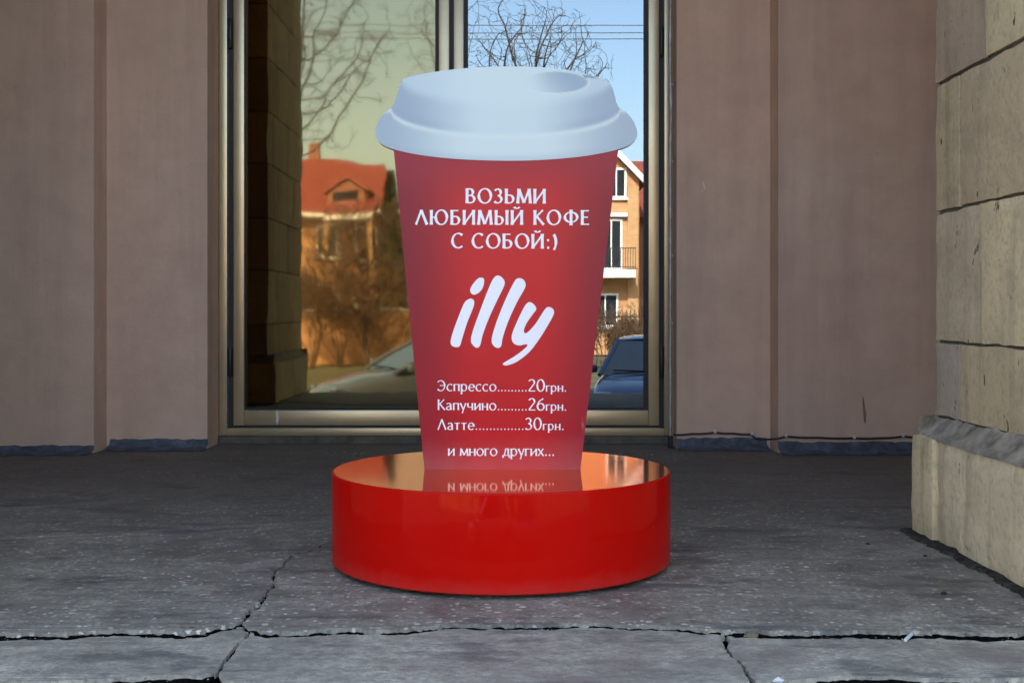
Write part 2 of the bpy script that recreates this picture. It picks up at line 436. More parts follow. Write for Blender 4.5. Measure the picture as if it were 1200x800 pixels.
# ================================================================== SETTING
def jag(path, step=0.008, amp=0.006, seed=1):
    """resample a polyline and make it ragged"""
    out = []
    for a, b in zip(path[:-1], path[1:]):
        a = Vector(a); b = Vector(b); L = (b - a).length; n = max(1, int(L / step))
        st = step if abs(a.x) < 2.6 else 0.1
        n = max(1, int(L / st))
        for i in range(n):
            out.append(a.lerp(b, i / n))
    out.append(Vector(path[-1]))
    res = []
    for i, p in enumerate(out):
        t = (out[min(i + 1, len(out) - 1)] - out[max(i - 1, 0)])
        t = t.normalized() if t.length > 1e-9 else Vector((1, 0))
        nn = Vector((-t.y, t.x))
        v = mnoise.noise(Vector((p.x * 9, p.y * 9, seed * 3.1))) * amp * 1.6 + mnoise.noise(Vector((p.x * 38, p.y * 38, seed * 7.7))) * amp * 1.0
        res.append(p + nn * v)
    return res
def side(path, width, sgn, seed):
    res = []
    for i, p in enumerate(path):
        t = (path[min(i + 1, len(path) - 1)] - path[max(i - 1, 0)])
        t = t.normalized() if t.length > 1e-9 else Vector((1, 0))
        nn = Vector((-t.y, t.x))
        wv = width(i / max(1, len(path) - 1)) if callable(width) else width
        k = 0.55 + 0.6 * mnoise.noise(Vector((p.x * 14, p.y * 14, seed * 5.3 + sgn))) + 0.55 * mnoise.noise(Vector((p.x * 60, p.y * 60, seed * 2.3 + sgn)))
        res.append(p + nn * sgn * wv * max(0.12, k))
    return res
JD = MB()
def slab(mb, poly, z0, z1, brk=0.0048):
    """one slab with crumbled arrises: the top ring, a ragged broken ring below it, then the dirt-filled side"""
    n = len(poly)
    area = sum(poly[i].x * poly[(i + 1) % n].y - poly[(i + 1) % n].x * poly[i].y for i in range(n)); sg = 1 if area > 0 else -1
    tris = tessellate_polygon([[Vector((p.x, p.y, 0)) for p in poly]])
    top = []; mid = []
    for i, p in enumerate(poly):
        t = poly[(i + 1) % n] - poly[i - 1]
        t = t.normalized() if t.length > 1e-9 else Vector((1, 0))
        nn = Vector((t.y, -t.x)) * sg                       # outwards
        a = mnoise.noise(Vector((p.x * 30, p.y * 30, 3))); b_ = mnoise.noise(Vector((p.x * 95, p.y * 95, 8)))
        o_ = max(0.0, brk * (0.55 + 0.9 * a + 0.7 * b_))
        top.append((p.x, p.y, z1 + 0.002 * a)); q = p + nn * o_
        mid.append((q.x, q.y, z1 - 0.006 - 0.006 * abs(b_) - 0.5 * o_))
    bot = [(p.x, p.y, z0) for p in poly]
    mb.add(top + mid, [tuple(t) for t in tris] + [(i, (i + 1) % n, (i + 1) % n + n, i + n) for i in range(n)])
    JD.add(mid + bot, [(i, (i + 1) % n, (i + 1) % n + n, i + n) for i in range(n)])

XL = 5.2
FP = floor_pt
J = [Vector((-XL, FP(0, 741).y))] + [FP(*p) for p in ((0, 741), (60, 742), (140, 739), (215, 741), (250, 735), (285, 728))]
J2 = [FP(*p) for p in ((285, 728), (300, 741), (345, 740), (400, 739), (465, 738), (520, 733), (600, 732), (700, 731), (790, 735), (850, 739), (1000, 741), (1200, 742))] + [Vector((XL, FP(0, 742).y))]
CR = [FP(*p) for p in ((285, 728), (300, 712), (318, 690), (325, 668), (345, 650), (385, 637), (450, 620), (600, 600), (790, 587), (930, 586), (1075, 585))] + [Vector((XL, FP(0, 585).y))]
jl = jag(J, amp=0.010, seed=1); jr = jag(J2, amp=0.010, seed=2); cr = jag(CR, amp=0.009, seed=3)
YB = 6.86
Ncr = len(cr)
def crw(t):  # the crack is open at the front and closes towards the wall
    return 0.013 * (1 - min(1, t / 0.16)) + (0.0035 if t < 0.45 else 0.011)
upL = side(jl, 0.017, 1, 4); upR = side(jr, 0.017, 1, 5)
crA = side(cr, crw, 1, 6); crB = side(cr, crw, -1, 7)
mb = MB()
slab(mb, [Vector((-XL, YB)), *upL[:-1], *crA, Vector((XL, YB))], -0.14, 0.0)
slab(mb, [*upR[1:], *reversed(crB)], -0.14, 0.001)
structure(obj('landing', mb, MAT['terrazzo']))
# the concrete nosing of the top step, three cracked lengths
dnL = side(jl, 0.020, -1, 8); dnR = side(jr, 0.020, -1, 9)
ZS = -0.010
FS = lambda *p: floor_pt(p[0], p[1], ZS)
FR = [Vector((-XL, FS(0, 796).y))] + [FS(*p) for p in ((0, 796), (60, 797), (110, 795), (180, 791), (225, 790), (256, 786))]
FRa = jag(FR, amp=0.006, seed=11)
FRb = jag([FS(*p) for p in ((262, 797), (300, 803), (450, 805), (620, 806), (800, 805), (878, 800))], amp=0.005, seed=12)
FRc = jag([FS(*p) for p in ((882, 799), (900, 797), (950, 793), (1010, 790), (1100, 792), (1200, 794))] + [Vector((XL, FS(0, 794).y))], amp=0.006, seed=13)
C3 = jag([FS(*p) for p in ((292, 742), (276, 760), (262, 780), (258, 788))], amp=0.006, seed=14)
C4 = jag([FS(*p) for p in ((848, 741), (853, 757), (872, 780), (879, 799))], amp=0.006, seed=15)
def split(path, x):
    return [p for p in path if p.x < x], [p for p in path if p.x >= x]
c3a = side(C3, 0.009, -1, 16); c3b = side(C3, 0.009, 1, 17)
c4a = side(C4, 0.010, -1, 18); c4b = side(C4, 0.010, 1, 19)
dn = dnL + dnR
l1, rest = split(dn, C3[0].x); m1, r1 = split(rest, C4[0].x)
mb = MB()
slab(mb, l1[:-1] + c3a + [p for p in reversed(FRa) if p.x < c3a[-1].x - 0.004], -0.15, ZS)
slab(mb, [p for p in m1 if p.x > c3b[0].x + 0.004 and p.x < c4a[0].x - 0.004] + c4a + list(reversed(FRb)) + list(reversed(c3b)), -0.15, ZS + 0.003)
slab(mb, [p for p in r1 if p.x > c4b[0].x + 0.004] + list(reversed(FRc)) + list(reversed(c4b)), -0.15, ZS - 0.002)
structure(obj('top_step', mb, MAT['concrete']))
mb = MB(); mb.box(-XL, XL, FS(0, 786).y + 0.03, YB, -1.0, -0.06)
structure(obj('landing_bed', mb, MAT['soil']))
structure(obj('joint_dirt', JD, MAT['soil'], fix=False))
mb = MB()
y_edge = FS(0, 799).y + 0.05
for i in range(5):
    zt = -0.17 * (i + 1) - 0.004
    mb.bbox(-XL + 0.02, XL - 0.02, y_edge - 0.33 * (i + 1), y_edge - 0.33 * i - (0.0 if i else 0.06), STREET - 0.05, zt, 0.012, 2)
structure(obj('lower_steps', mb, MAT['step']))

gm = MB(); rg = random.Random(31)
def stone(p, z, r):
    vs = [Vector((rg.gauss(0, 1), rg.gauss(0, 1), rg.gauss(0, 1))).normalized() for _ in range(6)]
    base = [(1, 0, 0), (0, 1, 0), (-1, 0, 0), (0, -1, 0), (0, 0, .8), (0, 0, -.8)]
    vv = [(p.x + r * (b_[0] + .45 * v.x), p.y + r * (b_[1] + .45 * v.y), z + r * (b_[2] * .8 + .3 * v.z)) for b_, v in zip(base, vs)]
    gm.add(vv, [(0, 1, 4), (1, 2, 4), (2, 3, 4), (3, 0, 4), (1, 0, 5), (2, 1, 5), (3, 2, 5), (0, 3, 5)])
for path, n_, spread in ((jl + jr, 900, 0.022), (cr[:len(cr) // 3], 110, 0.010), (FRa + FRb + FRc, 500, 0.02)):
    for k_ in range(n_):
        p = rg.choice(path)
        if abs(p.x) > 1.7: continue
        off_ = rg.gauss(0, spread); inside = abs(off_) < 0.011
        r_ = rg.uniform(0.0012, 0.0048) * (1 if inside else 0.6)
        stone(p + Vector((rg.gauss(0, .01), off_)), (-0.022 if inside else (0.0015 if off_ > 0 else ZS + 0.003)), r_)
for k_ in range(260):
    stone(Vector((rg.uniform(-2.6, 1.35), rg.choice((6.13, 6.3, 6.33)) - abs(rg.gauss(0, .1)))), 0.002, rg.uniform(.0015, .005))
g_ = obj('grit', gm, MAT['grit'], fix=False); g_['kind'] = 'stuff'; g_['label'] = 'loose grit and stone crumbs along the cracked joints'
foot_line = [Vector((1.33, 4.06)), Vector((1.325, 3.84)), Vector((1.345, 3.81)), Vector((1.345, 2.5))]
fl_ = jag(foot_line, amp=0.006, seed=40); fi_ = side(fl_, lambda t: 0.022, -1, 41)
pm = MB(); n_ = len(fl_); vs = []
for a, b_ in zip(fl_, fi_):
    vs += [(a.x + 0.03, a.y, 0.012), (a.x, a.y, 0.010), ((a.x + b_.x) / 2, (a.y + b_.y) / 2, 0.007), (b_.x, b_.y, 0.0025)]
pm.add(vs, [(i * 4 + j, i * 4 + j + 1, i * 4 + j + 5, i * 4 + j + 4) for i in range(n_ - 1) for j in range(3)])
pd_ = obj('packed_dirt', pm, MAT['damp_dirt'], fix=False); pd_['kind'] = 'stuff'; pd_['label'] = 'dark packed dirt in the angle at the pillar foot'

# street, road, pavements
mb = MB(); mb.add([(-400, -400, STREET - 0.03), (400, -400, STREET - 0.03), (400, 400, STREET - 0.03), (-400, 400, STREET - 0.03)], [(0, 1, 2, 3)])
structure(obj('ground', mb, MAT['ground']))
mb = MB(); mb.box(-90, 90, -2.6, 16, STREET - 0.2, STREET)
structure(obj('near_pavement', mb, MAT['paving']))
mb = MB(); mb.box(-90, 90, -2.75, -2.604, STREET - 0.2, STREET + 0.004); mb.box(-90, 90, -14.15, -14.0, STREET - 0.2, STREET + 0.004)
structure(obj('kerb', mb, MAT['kerb']))
mb = MB(); mb.box(-90, 90, -13.996, -2.754, STREET - 0.4, STREET - 0.012)
structure(obj('road', mb, MAT['asphalt']))
mb = MB(); mb.box(-90, 90, -60, -14.154, STREET - 0.4, STREET)
structure(obj('grass_verge', mb, MAT['grass']))

# ------------------------------------------------------------------ the building
YO, YP, YW = 6.30, 6.50, 6.80
xo0, xo1 = fx(110, YO), fx(912, YO)       # outer wall edges
xw0, xw1 = fx(243, YP), fx(793, YP)       # window opening
TOP = 16.0; HEAD = 2.95
bld = thing('building', 'pinkish plastered building front with stepped reveals around a tall glazed door', 'building', (0, 8.0, STREET))
mb = MB()
mb.box(-14, xo0, YO, 16, STREET, TOP)
mb.box(xo1, 14, YO, 16, STREET, TOP)
mb.box(xo0 + 0.0, xw0, YP, 15.99, STREET, TOP - 0.01)
mb.box(xw1, xo1 - 0.0, YP, 15.99, STREET, TOP - 0.01)
mb.box(xw0, xw1, YP + 0.002, 15.98, HEAD, TOP - 0.02)
mb.box(xw0, xw1, 11.0, 15.97, STREET, HEAD - 0.002)
# unseen porch side walls, added to cut the light from the sides
mb.box(-3.58, -3.1, 4.05, YO - 0.003, -0.9, 4.39)
mb.box(2.6, 3.08, 4.05, YO - 0.003, -0.9, 4.39)
obj('wall', mb, MAT['plaster'], bld)
mb = MB(); mb.box(-14.3, 14.3, YO - 0.35, 16.3, TOP + 0.002, TOP + 0.4)
obj('roof', mb, MAT['mortar'], bld)
mb = MB()
mb.box(xw0 + 0.003, xw1 - 0.003, YW + 0.12, 10.99, -0.12, 0.004)
mb.box(xw0 + 0.002, xw0 + 0.06, YW + 0.12, 10.98, 0.006, HEAD - 0.03)
mb.box(xw1 - 0.06, xw1 - 0.002, YW + 0.12, 10.98, 0.006, HEAD - 0.03)
mb.box(xw0 + 0.003, xw1 - 0.003, 10.9, 10.995, 0.006, HEAD - 0.03)
mb.box(xw0 + 0.003, xw1 - 0.003, YW + 0.12, 10.99, HEAD - 0.028, HEAD - 0.004)
obj('entrance_room', mb, MAT['room'], bld)
# blue-painted rough foot of the wall: lumpy strips standing a few mm proud
def foot(x0, x1, y, top, bot_out, seed):
    n = int((x1 - x0) / 0.02); m = MB(); rows = []
    for i in range(n + 1):
        x = x0 + (x1 - x0) * i / n
        a = mnoise.noise(Vector((x * 6, seed, 0))); b = mnoise.noise(Vector((x * 25, seed, 4)))
        t = top + 0.012 * a + 0.007 * b
        o_ = bot_out * (1 + 0.5 * a + 0.3 * b)
        rows.append([(x, y - 0.003, t), (x, y - 0.010 - 0.003 * b, t - 0.008), (x, y - 0.016 - 0.004 * a, t * 0.45), (x, y - 0.02 - o_ * 0.5, 0.012 + 0.004 * b), (x, y - 0.02 - o_, 0.003)])
    vs = [v for r_ in rows for v in r_]; fs = []
    for i in range(n):
        for j in range(4):
            fs.append((i * 5 + j, i * 5 + j + 1, (i + 1) * 5 + j + 1, (i + 1) * 5 + j))
    m.add(vs, fs); return m
for m_ in (foot(-5.2, xo0 + 0.004, YO, 0.040, 0.10, 1), foot(xo0 + 0.02, xw0 + 0.006, YP, 0.052, 0.11, 2), foot(xw1 - 0.004, xo1 - 0.02, YP, 0.06, 0.10, 3), foot(xo1 - 0.004, 5.2, YO, 0.060, 0.09, 4)):
    obj('blue_foot_strip', m_, MAT['blue'], bld, smooth=True)
y_ = YO - 0.0015
mb = MB(); mb.prism([(fx(1010.5, YO), fz(464, YO)), (fx(1012, YO), fz(466, YO)), (fx(1015, YO), fz(485, YO)), (fx(1014.5, YO), fz(496, YO)), (fx(1012.5, YO), fz(494, YO)), (fx(1011, YO), fz(478, YO))], 'y', y_, y_ + 0.004)
obj('scratch', mb, MAT['scratch_dark'], bld)
mb = MB(); y_ = YP - 0.0015
mb.prism([(fx(823, YP), fz(213, YP)), (fx(825, YP), fz(214, YP)), (fx(827, YP), fz(222, YP)), (fx(825, YP), fz(221, YP))], 'y', y_, y_ + 0.004)
mb.prism([(fx(821, YP), fz(224, YP)), (fx(824, YP), fz(223, YP)), (fx(823, YP), fz(225, YP))], 'y', y_, y_ + 0.004)
obj('plaster_chip', mb, MAT['scratch_white'], bld)

# porch roof carried by the two stone pillars
pr = thing('porch_roof', 'flat plastered porch roof over the landing, carried by the stone pillars', 'porch roof', (0, 4.3, 4.4))
mb = MB(); mb.bbox(-3.6, 3.1, 3.45, YO - 0.004, 4.4, 4.75, 0.02)
obj('slab', mb, MAT['plaster'], pr)
mb = MB(); mb.bbox(-3.7, 3.2, 3.38, YO - 0.006, 4.752, 4.85, 0.01)
obj('coping', mb, MAT['mortar'], pr)

# stone pillars ------------------------------------------------------------
def stone_block(mb, x0, x1, y0, y1, z0, z1, col, seed, rough=0.006, bev=0.012):
    nx, ny, nz = [max(2, int(round((b - a) / 0.045))) for a, b in ((x0, x1), (y0, y1), (z0, z1))]
    idx = {}; vs = []; fs = []
    def vert(i, j, k):
        key = (i, j, k)
        if key in idx: return idx[key]
        p = [x0 + (x1 - x0) * i / nx, y0 + (y1 - y0) * j / ny, z0 + (z1 - z0) * k / nz]
        edge = [(-1 if c == 0 else (1 if c == n else 0)) for c, n in ((i, nx), (j, ny), (k, nz))]
        ne = sum(1 for e in edge if e)
        q = Vector(p) * 7 + Vector((seed * 1.7, 0, seed))
        d = mnoise.noise(q) * rough; d2 = mnoise.noise(q * 3.1) * rough * 0.7
        for a in range(3):
            if edge[a]:
                p[a] -= edge[a] * (rough * 0.6 + d + d2 + (bev * (0.3 + 1.0 * abs(mnoise.noise(q * 2.3)) + 1.8 * max(0.0, mnoise.noise(q * 1.1 + Vector((9, 2, 4))) - 0.25)) if ne > 1 else 0))
        idx[key] = len(vs); vs.append(tuple(p)); return idx[key]
    for (a, b, n1, n2, lim) in (('i', 'j', nx, ny, nz), ('i', 'k', nx, nz, ny), ('j', 'k', ny, nz, nx)):
        for s_ in (0, lim):
            for u in range(n1):
                for v in range(n2):
                    q = []
                    for (du, dv) in ((0, 0), (1, 0), (1, 1), (0, 1)):
                        c = {a: u + du, b: v + dv}
                        t = [c.get(k, s_) for k in 'ijk']; q.append(vert(*t))
                    fs.append(tuple(q))
    mb.add(vs, fs, col)
STONE = [(0.76, 0.57, 0.31), (0.71, 0.525, 0.285), (0.80, 0.605, 0.33), (0.67, 0.485, 0.27), (0.76, 0.58, 0.345)]
def pillar(label, inner, sgn, seed):
    """inner: X of the face towards the doorway; sgn +1 when the pillar lies on the +X side"""
    rr = random.Random(seed)
    yb, yf = 4.0, 2.46
    t = thing('stone_pillar', label, 'pillar', (inner + sgn * 0.75, 3.2, 0.0))
    W = 1.5
    def X(a, b): return (inner + sgn * a, inner + sgn * b) if sgn > 0 else (inner + sgn * b, inner + sgn * a)
    blocks = MB()
    courses = [0.397, 0.645, 1.074, 1.502, 1.93, 2.36, 2.79, 3.22, 3.65, 4.05, 4.395]
    joints = {0: [3.78, 3.05], 1: [3.625, 2.95], 2: [3.785, 3.12], 3: [3.58, 2.9]}
    for ci in range(len(courses) - 1):
        z0, z1 = courses[ci], courses[ci + 1]
        ys = [yb] + joints.get(ci, joints[2 + ci % 2]) + [yf]
        for bi in range(len(ys) - 1):
            col = list(rr.choice(STONE)); kf = rr.uniform(0.84, 1.08)
            if ci == 3 and bi == 0: col = [0.58, 0.40, 0.26]
            if ci == 3 and bi == 1: col = [0.74, 0.57, 0.30]
            if ci == 0 and bi == 0: col = [0.50, 0.385, 0.28]
            for (a, b) in ((0.0, 0.62), (0.62, W)):
                xa, xb = X(a, b)
                stone_block(blocks, xa, xb, ys[bi + 1] + (0.0022 if bi < len(ys) - 2 else 0), ys[bi] - (0.0022 if bi else 0), z0 + 0.0005, z1 - (0.004 if ci == 2 else 0.0005), [c * kf for c in col], seed * 50 + ci * 7 + bi + a, 0.0028, 0.005)
    obj('shaft', blocks, MAT['stone'], t, smooth=35)
    core = MB(); xa, xb = X(0.014, W - 0.014); core.box(xa, xb, yf + 0.014, yb - 0.014, 0.05, 4.396)
    obj('mortar_core', core, MAT['mortar_dark'], t)
    pl = MB()
    for (ya, ybk, dx, col) in ((3.83, 4.035, -0.072, (0.80, 0.61, 0.335)), (3.18, 3.828, -0.056, (0.82, 0.64, 0.37)), (2.42, 3.178, -0.056, (0.72, 0.56, 0.33))):
        xa, xb = X(dx, W + 0.06)
        stone_block(pl, xa, xb, ya, ybk, 0.004, 0.338, col, seed + ya, 0.004, 0.008)
    obj('base_course', pl, MAT['stone'], t, smooth=35)
    # sloping mortar fillet between base and shaft
    n = 60; fl = MB(); vs = []; fs = []
    for i in range(n + 1):
        y = 4.02 - (4.02 - 2.43) * i / n
        a = mnoise.noise(Vector((y * 7, seed, 1))); b = mnoise.noise(Vector((y * 23, seed, 2)))
        for (u, z) in ((-0.053 + 0.006 * b, 0.330), (-0.047 + 0.008 * b, 0.345 + 0.004 * a), (-0.024, 0.362 + 0.006 * b + 0.006 * a), (0.005, 0.398 + 0.016 * a + 0.010 * b)):
            vs.append((inner + sgn * u, y, z))
    for i in range(n):
        for j in range(3): fs.append((i * 4 + j, i * 4 + j + 1, (i + 1) * 4 + j + 1, (i + 1) * 4 + j))
    b0 = len(vs)                                   # end fillet on the wall side
    for i in range(31):
        x = -0.05 + (W + 0.09) * i / 30
        b = mnoise.noise(Vector((x * 9, seed, 5)))
        for (v, z) in ((4.022, 0.331), (4.015, 0.346), (3.99, 0.40 + 0.01 * b)):
            vs.append((inner + sgn * x, v, z))
    for i in range(30):
        for j in range(2): fs.append((b0 + i * 3 + j, b0 + i * 3 + j + 1, b0 + (i + 1) * 3 + j + 1, b0 + (i + 1) * 3 + j))
    b0 = len(vs)                                   # and on the street side
    for i in range(31):
        x = -0.05 + (W + 0.09) * i / 30
        b = mnoise.noise(Vector((x * 9, seed, 7)))
        for (v, z) in ((2.426, 0.331), (2.434, 0.346), (2.474, 0.40 + 0.01 * b)):
            vs.append((inner + sgn * x, v, z))
    for i in range(30):
        for j in range(2): fs.append((b0 + i * 3 + j, b0 + i * 3 + j + 1, b0 + (i + 1) * 3 + j + 1, b0 + (i + 1) * 3 + j))
    fl.add(vs, fs)
    obj('mortar_ledge', fl, MAT['mortar'], t, smooth=True)
    return t
pillar('yellowish limestone block pillar on a projecting base, right of the red cup stand', 1.414, 1, 3)
pillar('limestone block pillar seen only as a dark mirror image in the amber left pane', -1.96, -1, 8)
# ================================================================== GLAZED DOOR
yfr = 6.76
wx = lambda px: fx(px, yfr)
wz = lambda py: fz(py, yfr)
door = thing('glazed_door', 'tall bronze aluminium glazed door of two mirror-like leaves behind the cup stand', 'glass door', (fx(525, yfr), YW, 0))
OUT0, OUT1 = xw0 + 0.004, xw1 - 0.004
mb = MB()
mb.bbox(OUT0, wx(267), yfr - 0.02, YW + 0.06, 0.046, HEAD - 0.06, 0.004)
mb.bbox(wx(778), OUT1, yfr - 0.02, YW + 0.06, 0.046, HEAD - 0.06, 0.004)
mb.bbox(wx(267) + 0.001, wx(778) - 0.001, yfr - 0.022, YW + 0.06, wz(510), wz(501.0), 0.003)
mb.bbox(wx(267) + 0.001, wx(778) - 0.001, yfr - 0.022, YW + 0.06, HEAD - 0.12, HEAD - 0.062, 0.004)
obj('outer_frame', mb, MAT['alu'], door, smooth=30)
mb = MB(); mb.box(OUT0, OUT1, yfr - 0.035, YW + 0.07, 0.002, wz(510) - 0.001)
obj('threshold', mb, MAT['mortar_dark'], door)
mb = MB()
mb.box(wx(267) + 0.001, wx(778) - 0.001, yfr + 0.03, YW + 0.05, wz(501) + 0.001, HEAD - 0.121)
# only the rebate around and between the leaves (dark rubber), as four bars
mb = MB()
for a, b in ((267, 273.5), (772.5, 778), (526.5, 531.5)):
    mb.box(wx(a), wx(b), yfr + 0.012, YW + 0.045, wz(500), HEAD - 0.121)
mb.box(wx(273.5) + 0.001, wx(526.5) - 0.001, yfr + 0.012, YW + 0.045, wz(501) + 0.001, wz(498.5))
mb.box(wx(531.5) + 0.001, wx(772.5) - 0.001, yfr + 0.012, YW + 0.045, wz(501) + 0.001, wz(498.5))
obj('rebate_seal', mb, MAT['rubber'], door)
def leaf(x0, s0, s1, x1, mat, label, g0, g1):
    """x0..s0 left stile, s1..x1 right stile; pane between the gaskets"""
    zb, zt = wz(498.5), HEAD - 0.125
    rail = wz(480.5)
    m = MB()
    for a, b in ((x0, s0), (s1, x1)):
        m.bbox(wx(a), wx(b), yfr, YW + 0.035, zb + 0.001, zt - 0.001, 0.004)
        # raised bead towards the glass
    m.bbox(wx(s0) + 0.0005, wx(s1) - 0.0005, yfr + 0.002, YW + 0.033, zb + 0.002, rail, 0.004)
    m.bbox(wx(s0) + 0.0005, wx(s1) - 0.0005, yfr + 0.002, YW + 0.033, zt - 0.09, zt - 0.002, 0.004)
    lf = obj('leaf', m, MAT['alu'], door, smooth=30); lf['label'] = label
    if x0 < 400:
        d_ = MB(); d_.prism([(wx(323), wz(482)), (wx(325.5), wz(482)), (wx(326.5), wz(490)), (wx(325.5), wz(497)), (wx(323.5), wz(494)), (wx(323.8), wz(488))], 'y', yfr + 0.0005, yfr + 0.004)
        obj('paint_drip', d_, MAT['white_plastic'], lf)
    g = MB(); t = 0.012
    g.box(wx(s0), wx(s0) + g0, yfr + 0.012, YW + 0.018, rail + 0.001, zt - 0.091)
    g.box(wx(s1) - g1, wx(s1), yfr + 0.012, YW + 0.018, rail + 0.001, zt - 0.091)
    g.box(wx(s0) + g0 + 0.0005, wx(s1) - g1 - 0.0005, yfr + 0.012, YW + 0.018, rail + 0.001, rail + 0.014)
    g.box(wx(s0) + g0 + 0.0005, wx(s1) - g1 - 0.0005, yfr + 0.012, YW + 0.018, zt - 0.103, zt - 0.091)
    obj('gasket', g, MAT['rubber'], lf)
    p = MB(); xa, xb = wx(s0) + g0 * 0.5, wx(s1) - g1 * 0.5; za, zc = rail + 0.007, zt - 0.097
    nx, nz = 1, 1
    p.add([(xa, YW, za), (xb, YW, za), (xb, YW, zc), (xa, YW, zc)], [(0, 1, 2, 3)])
    obj('pane', p, mat, lf)
    return lf
leaf(273.5, 286, 514, 526.5, MAT['glass_amber'], 'left door leaf with amber mirror glass', 0.006, 0.02)
leaf(531.5, 543.5, 760, 772.5, MAT['glass_clear'], 'right door leaf with clear mirror glass', 0.022, 0.022)
for px, y0, y1 in ((270, 22, 57), (270, 408, 440), (775.3, 32, 66), (775.3, 405, 442)):
    m = MB(); m.lathe([(0.0, wz(y1)), (0.011, wz(y1)), (0.013, wz(y1) + 0.004), (0.013, wz(y0) - 0.004), (0.011, wz(y0)), (0.0, wz(y0))], wx(px), yfr - 0.004, 16)
    m.box(wx(px) - 0.002, wx(px) + 0.002, yfr + 0.006, yfr + 0.02, wz(y1) + 0.01, wz(y0) - 0.01)
    obj('hinge', m, MAT['hinge'], door, smooth=40)
# metal edging strip at the right reveal ----------------------------------
cx_, cy_ = fx(787, 6.53), 6.53
con = thing('metal_conduit', 'thin dented grey metal conduit up the right door jamb with a black foot', 'conduit', (cx_, cy_, 0.0))
pts = []; rad = []
for i in range(60):
    z = 0.03 + i * 0.048
    pts.append((cx_ - 0.006 + 0.004 * mnoise.noise(Vector((z * 3, 0, 1))) , cy_ + 0.004 * mnoise.noise(Vector((z * 3, 0, 5))), z)); rad.append(0.0105 + 0.003 * mnoise.noise(Vector((z * 7, 2, 1))))
mb = MB(); mb.tube(pts, rad, 10); obj('pipe', mb, MAT['galv'], con, smooth=True)
mb = MB(); mb.bbox(cx_ - 0.02, cx_ + 0.006, cy_ - 0.02, cy_ + 0.016, 0.001, 0.068, 0.004); obj('foot_sleeve', mb, MAT['black'], con)
for py in (100, 190, 300, 378, 440):
    m = MB(); z = fz(py, cy_); m.lathe([(0.0, cy_ - 0.02), (0.005, cy_ - 0.019), (0.006, cy_ - 0.012), (0.006, cy_)], cx_ + 0.004, z, 10, 'y')
    obj('screw', m, MAT['galv'], con)
# cable along the foot of the right-hand wall
def cpt(px, py, y): return (fx(px, y), y, fz(py, y))
pts = [cpt(789, 509, YP - 0.012), cpt(810, 508, YP - 0.013), cpt(838, 506.5, YP - 0.012), cpt(860, 507.5, YP - 0.013), cpt(880, 508.5, YP - 0.012), cpt(886, 513.5, YP - 0.02),
       (fx(903, YO), YO - 0.016, fz(514, YO)), cpt(921, 511, YO - 0.012), cpt(960, 512.5, YO - 0.013), cpt(1001, 513, YO - 0.012), cpt(1030, 513, YO - 0.013), cpt(1058, 511, YO - 0.012), cpt(1085, 512, YO - 0.012), cpt(1200, 512, YO - 0.012), (3.6, YO - 0.012, 0.08)]
sm = []
for i in range(len(pts) - 1):
    for k in range(6): sm.append(Vector(pts[i]).lerp(Vector(pts[i + 1]), k / 6) + Vector((0, 0, -0.003 * math.sin(PI * k / 6))))
sm.append(Vector(pts[-1]))
cb = thing('cable', 'black cable clipped along the foot of the wall right of the glazed door', 'cable', (fx(930, YO), YO - 0.012, 0.06))
mb = MB(); mb.tube(sm, 0.0052, 8); obj('jacket', mb, MAT['black_cable'], cb, smooth=True)
for px, py, yy in ((838, 506.5, YP), (881, 508.5, YP), (921, 511, YO), (1001, 513, YO), (1058, 511, YO)):
    m = MB(); x, z = fx(px, yy - 0.012), fz(py, yy - 0.012)
    m.bbox(x - 0.007, x + 0.007, yy - 0.021, yy + 0.002, z - 0.004, z + 0.013, 0.003)
    obj('clip', m, MAT['white_plastic'], cb)

# ================================================================== CUP STAND
YS = 3.55; TH = 0.035
sx = lambda px: fx(px, YS)
sz = lambda py: fz(py, YS)
DX, DY, DR = fx(587.5, 3.58), 3.58, 0.502
ZT = 0.276
cup = thing('cup_stand', 'large red takeaway cup board with a pale blue lid on a glossy red round base', 'advertising stand', (DX, DY, 0.0))
b = 0.004
prof = [(0.0, 0.012), (DR - 0.012, 0.012), (DR - 0.004, 0.0135), (DR, 0.017), (DR, ZT - b)]
for i in range(1, 6):
    a = PI / 2 * i / 5; prof.append((DR - b + b * math.cos(a), ZT - b + b * math.sin(a)))
mb = MB(); mb.lathe(prof, DX, DY, 160)
base = obj('base', mb, MAT['red'], cup, smooth=30)
mb = MB(); mb.lathe([(DR - b - 0.0005, ZT - 0.02), (DR - b - 0.0005, ZT + 0.0002), (0.0, ZT + 0.0002)], DX, DY, 160)
obj('top_plate', mb, MAT['top'], base, smooth=30)
mb = MB(); mb.lathe([(0.0, 0.001), (0.40, 0.001), (0.40, 0.0115), (0.0, 0.0115)], DX, DY, 64)
obj('foot_ring', mb, MAT['black'], base, smooth=30)

def interp(tab, x):
    if x <= tab[0][0]: return tab[0][1]
    for (x0, y0), (x1, y1) in zip(tab[:-1], tab[1:]):
        if x <= x1: return y0 + (y1 - y0) * (x - x0) / (x1 - x0)
    return tab[-1][1]
def smooth_tab(pts, n=8):
    out = []
    for i in range(len(pts) - 1):
        p0 = pts[max(i - 1, 0)]; p1 = pts[i]; p2 = pts[i + 1]; p3 = pts[min(i + 2, len(pts) - 1)]
        for k in range(n):
            t = k / n
            out.append(tuple(0.5 * (2 * p1[a] + (p2[a] - p0[a]) * t + (2 * p0[a] - 5 * p1[a] + 4 * p2[a] - p3[a]) * t * t + (-p0[a] + 3 * p1[a] - 3 * p2[a] + p3[a]) * t ** 3) for a in (0, 1)))
    out.append(pts[-1]); return out
def sst(a, b, x):
    t = min(1, max(0, (x - a) / (b - a))); return t * t * (3 - 2 * t)
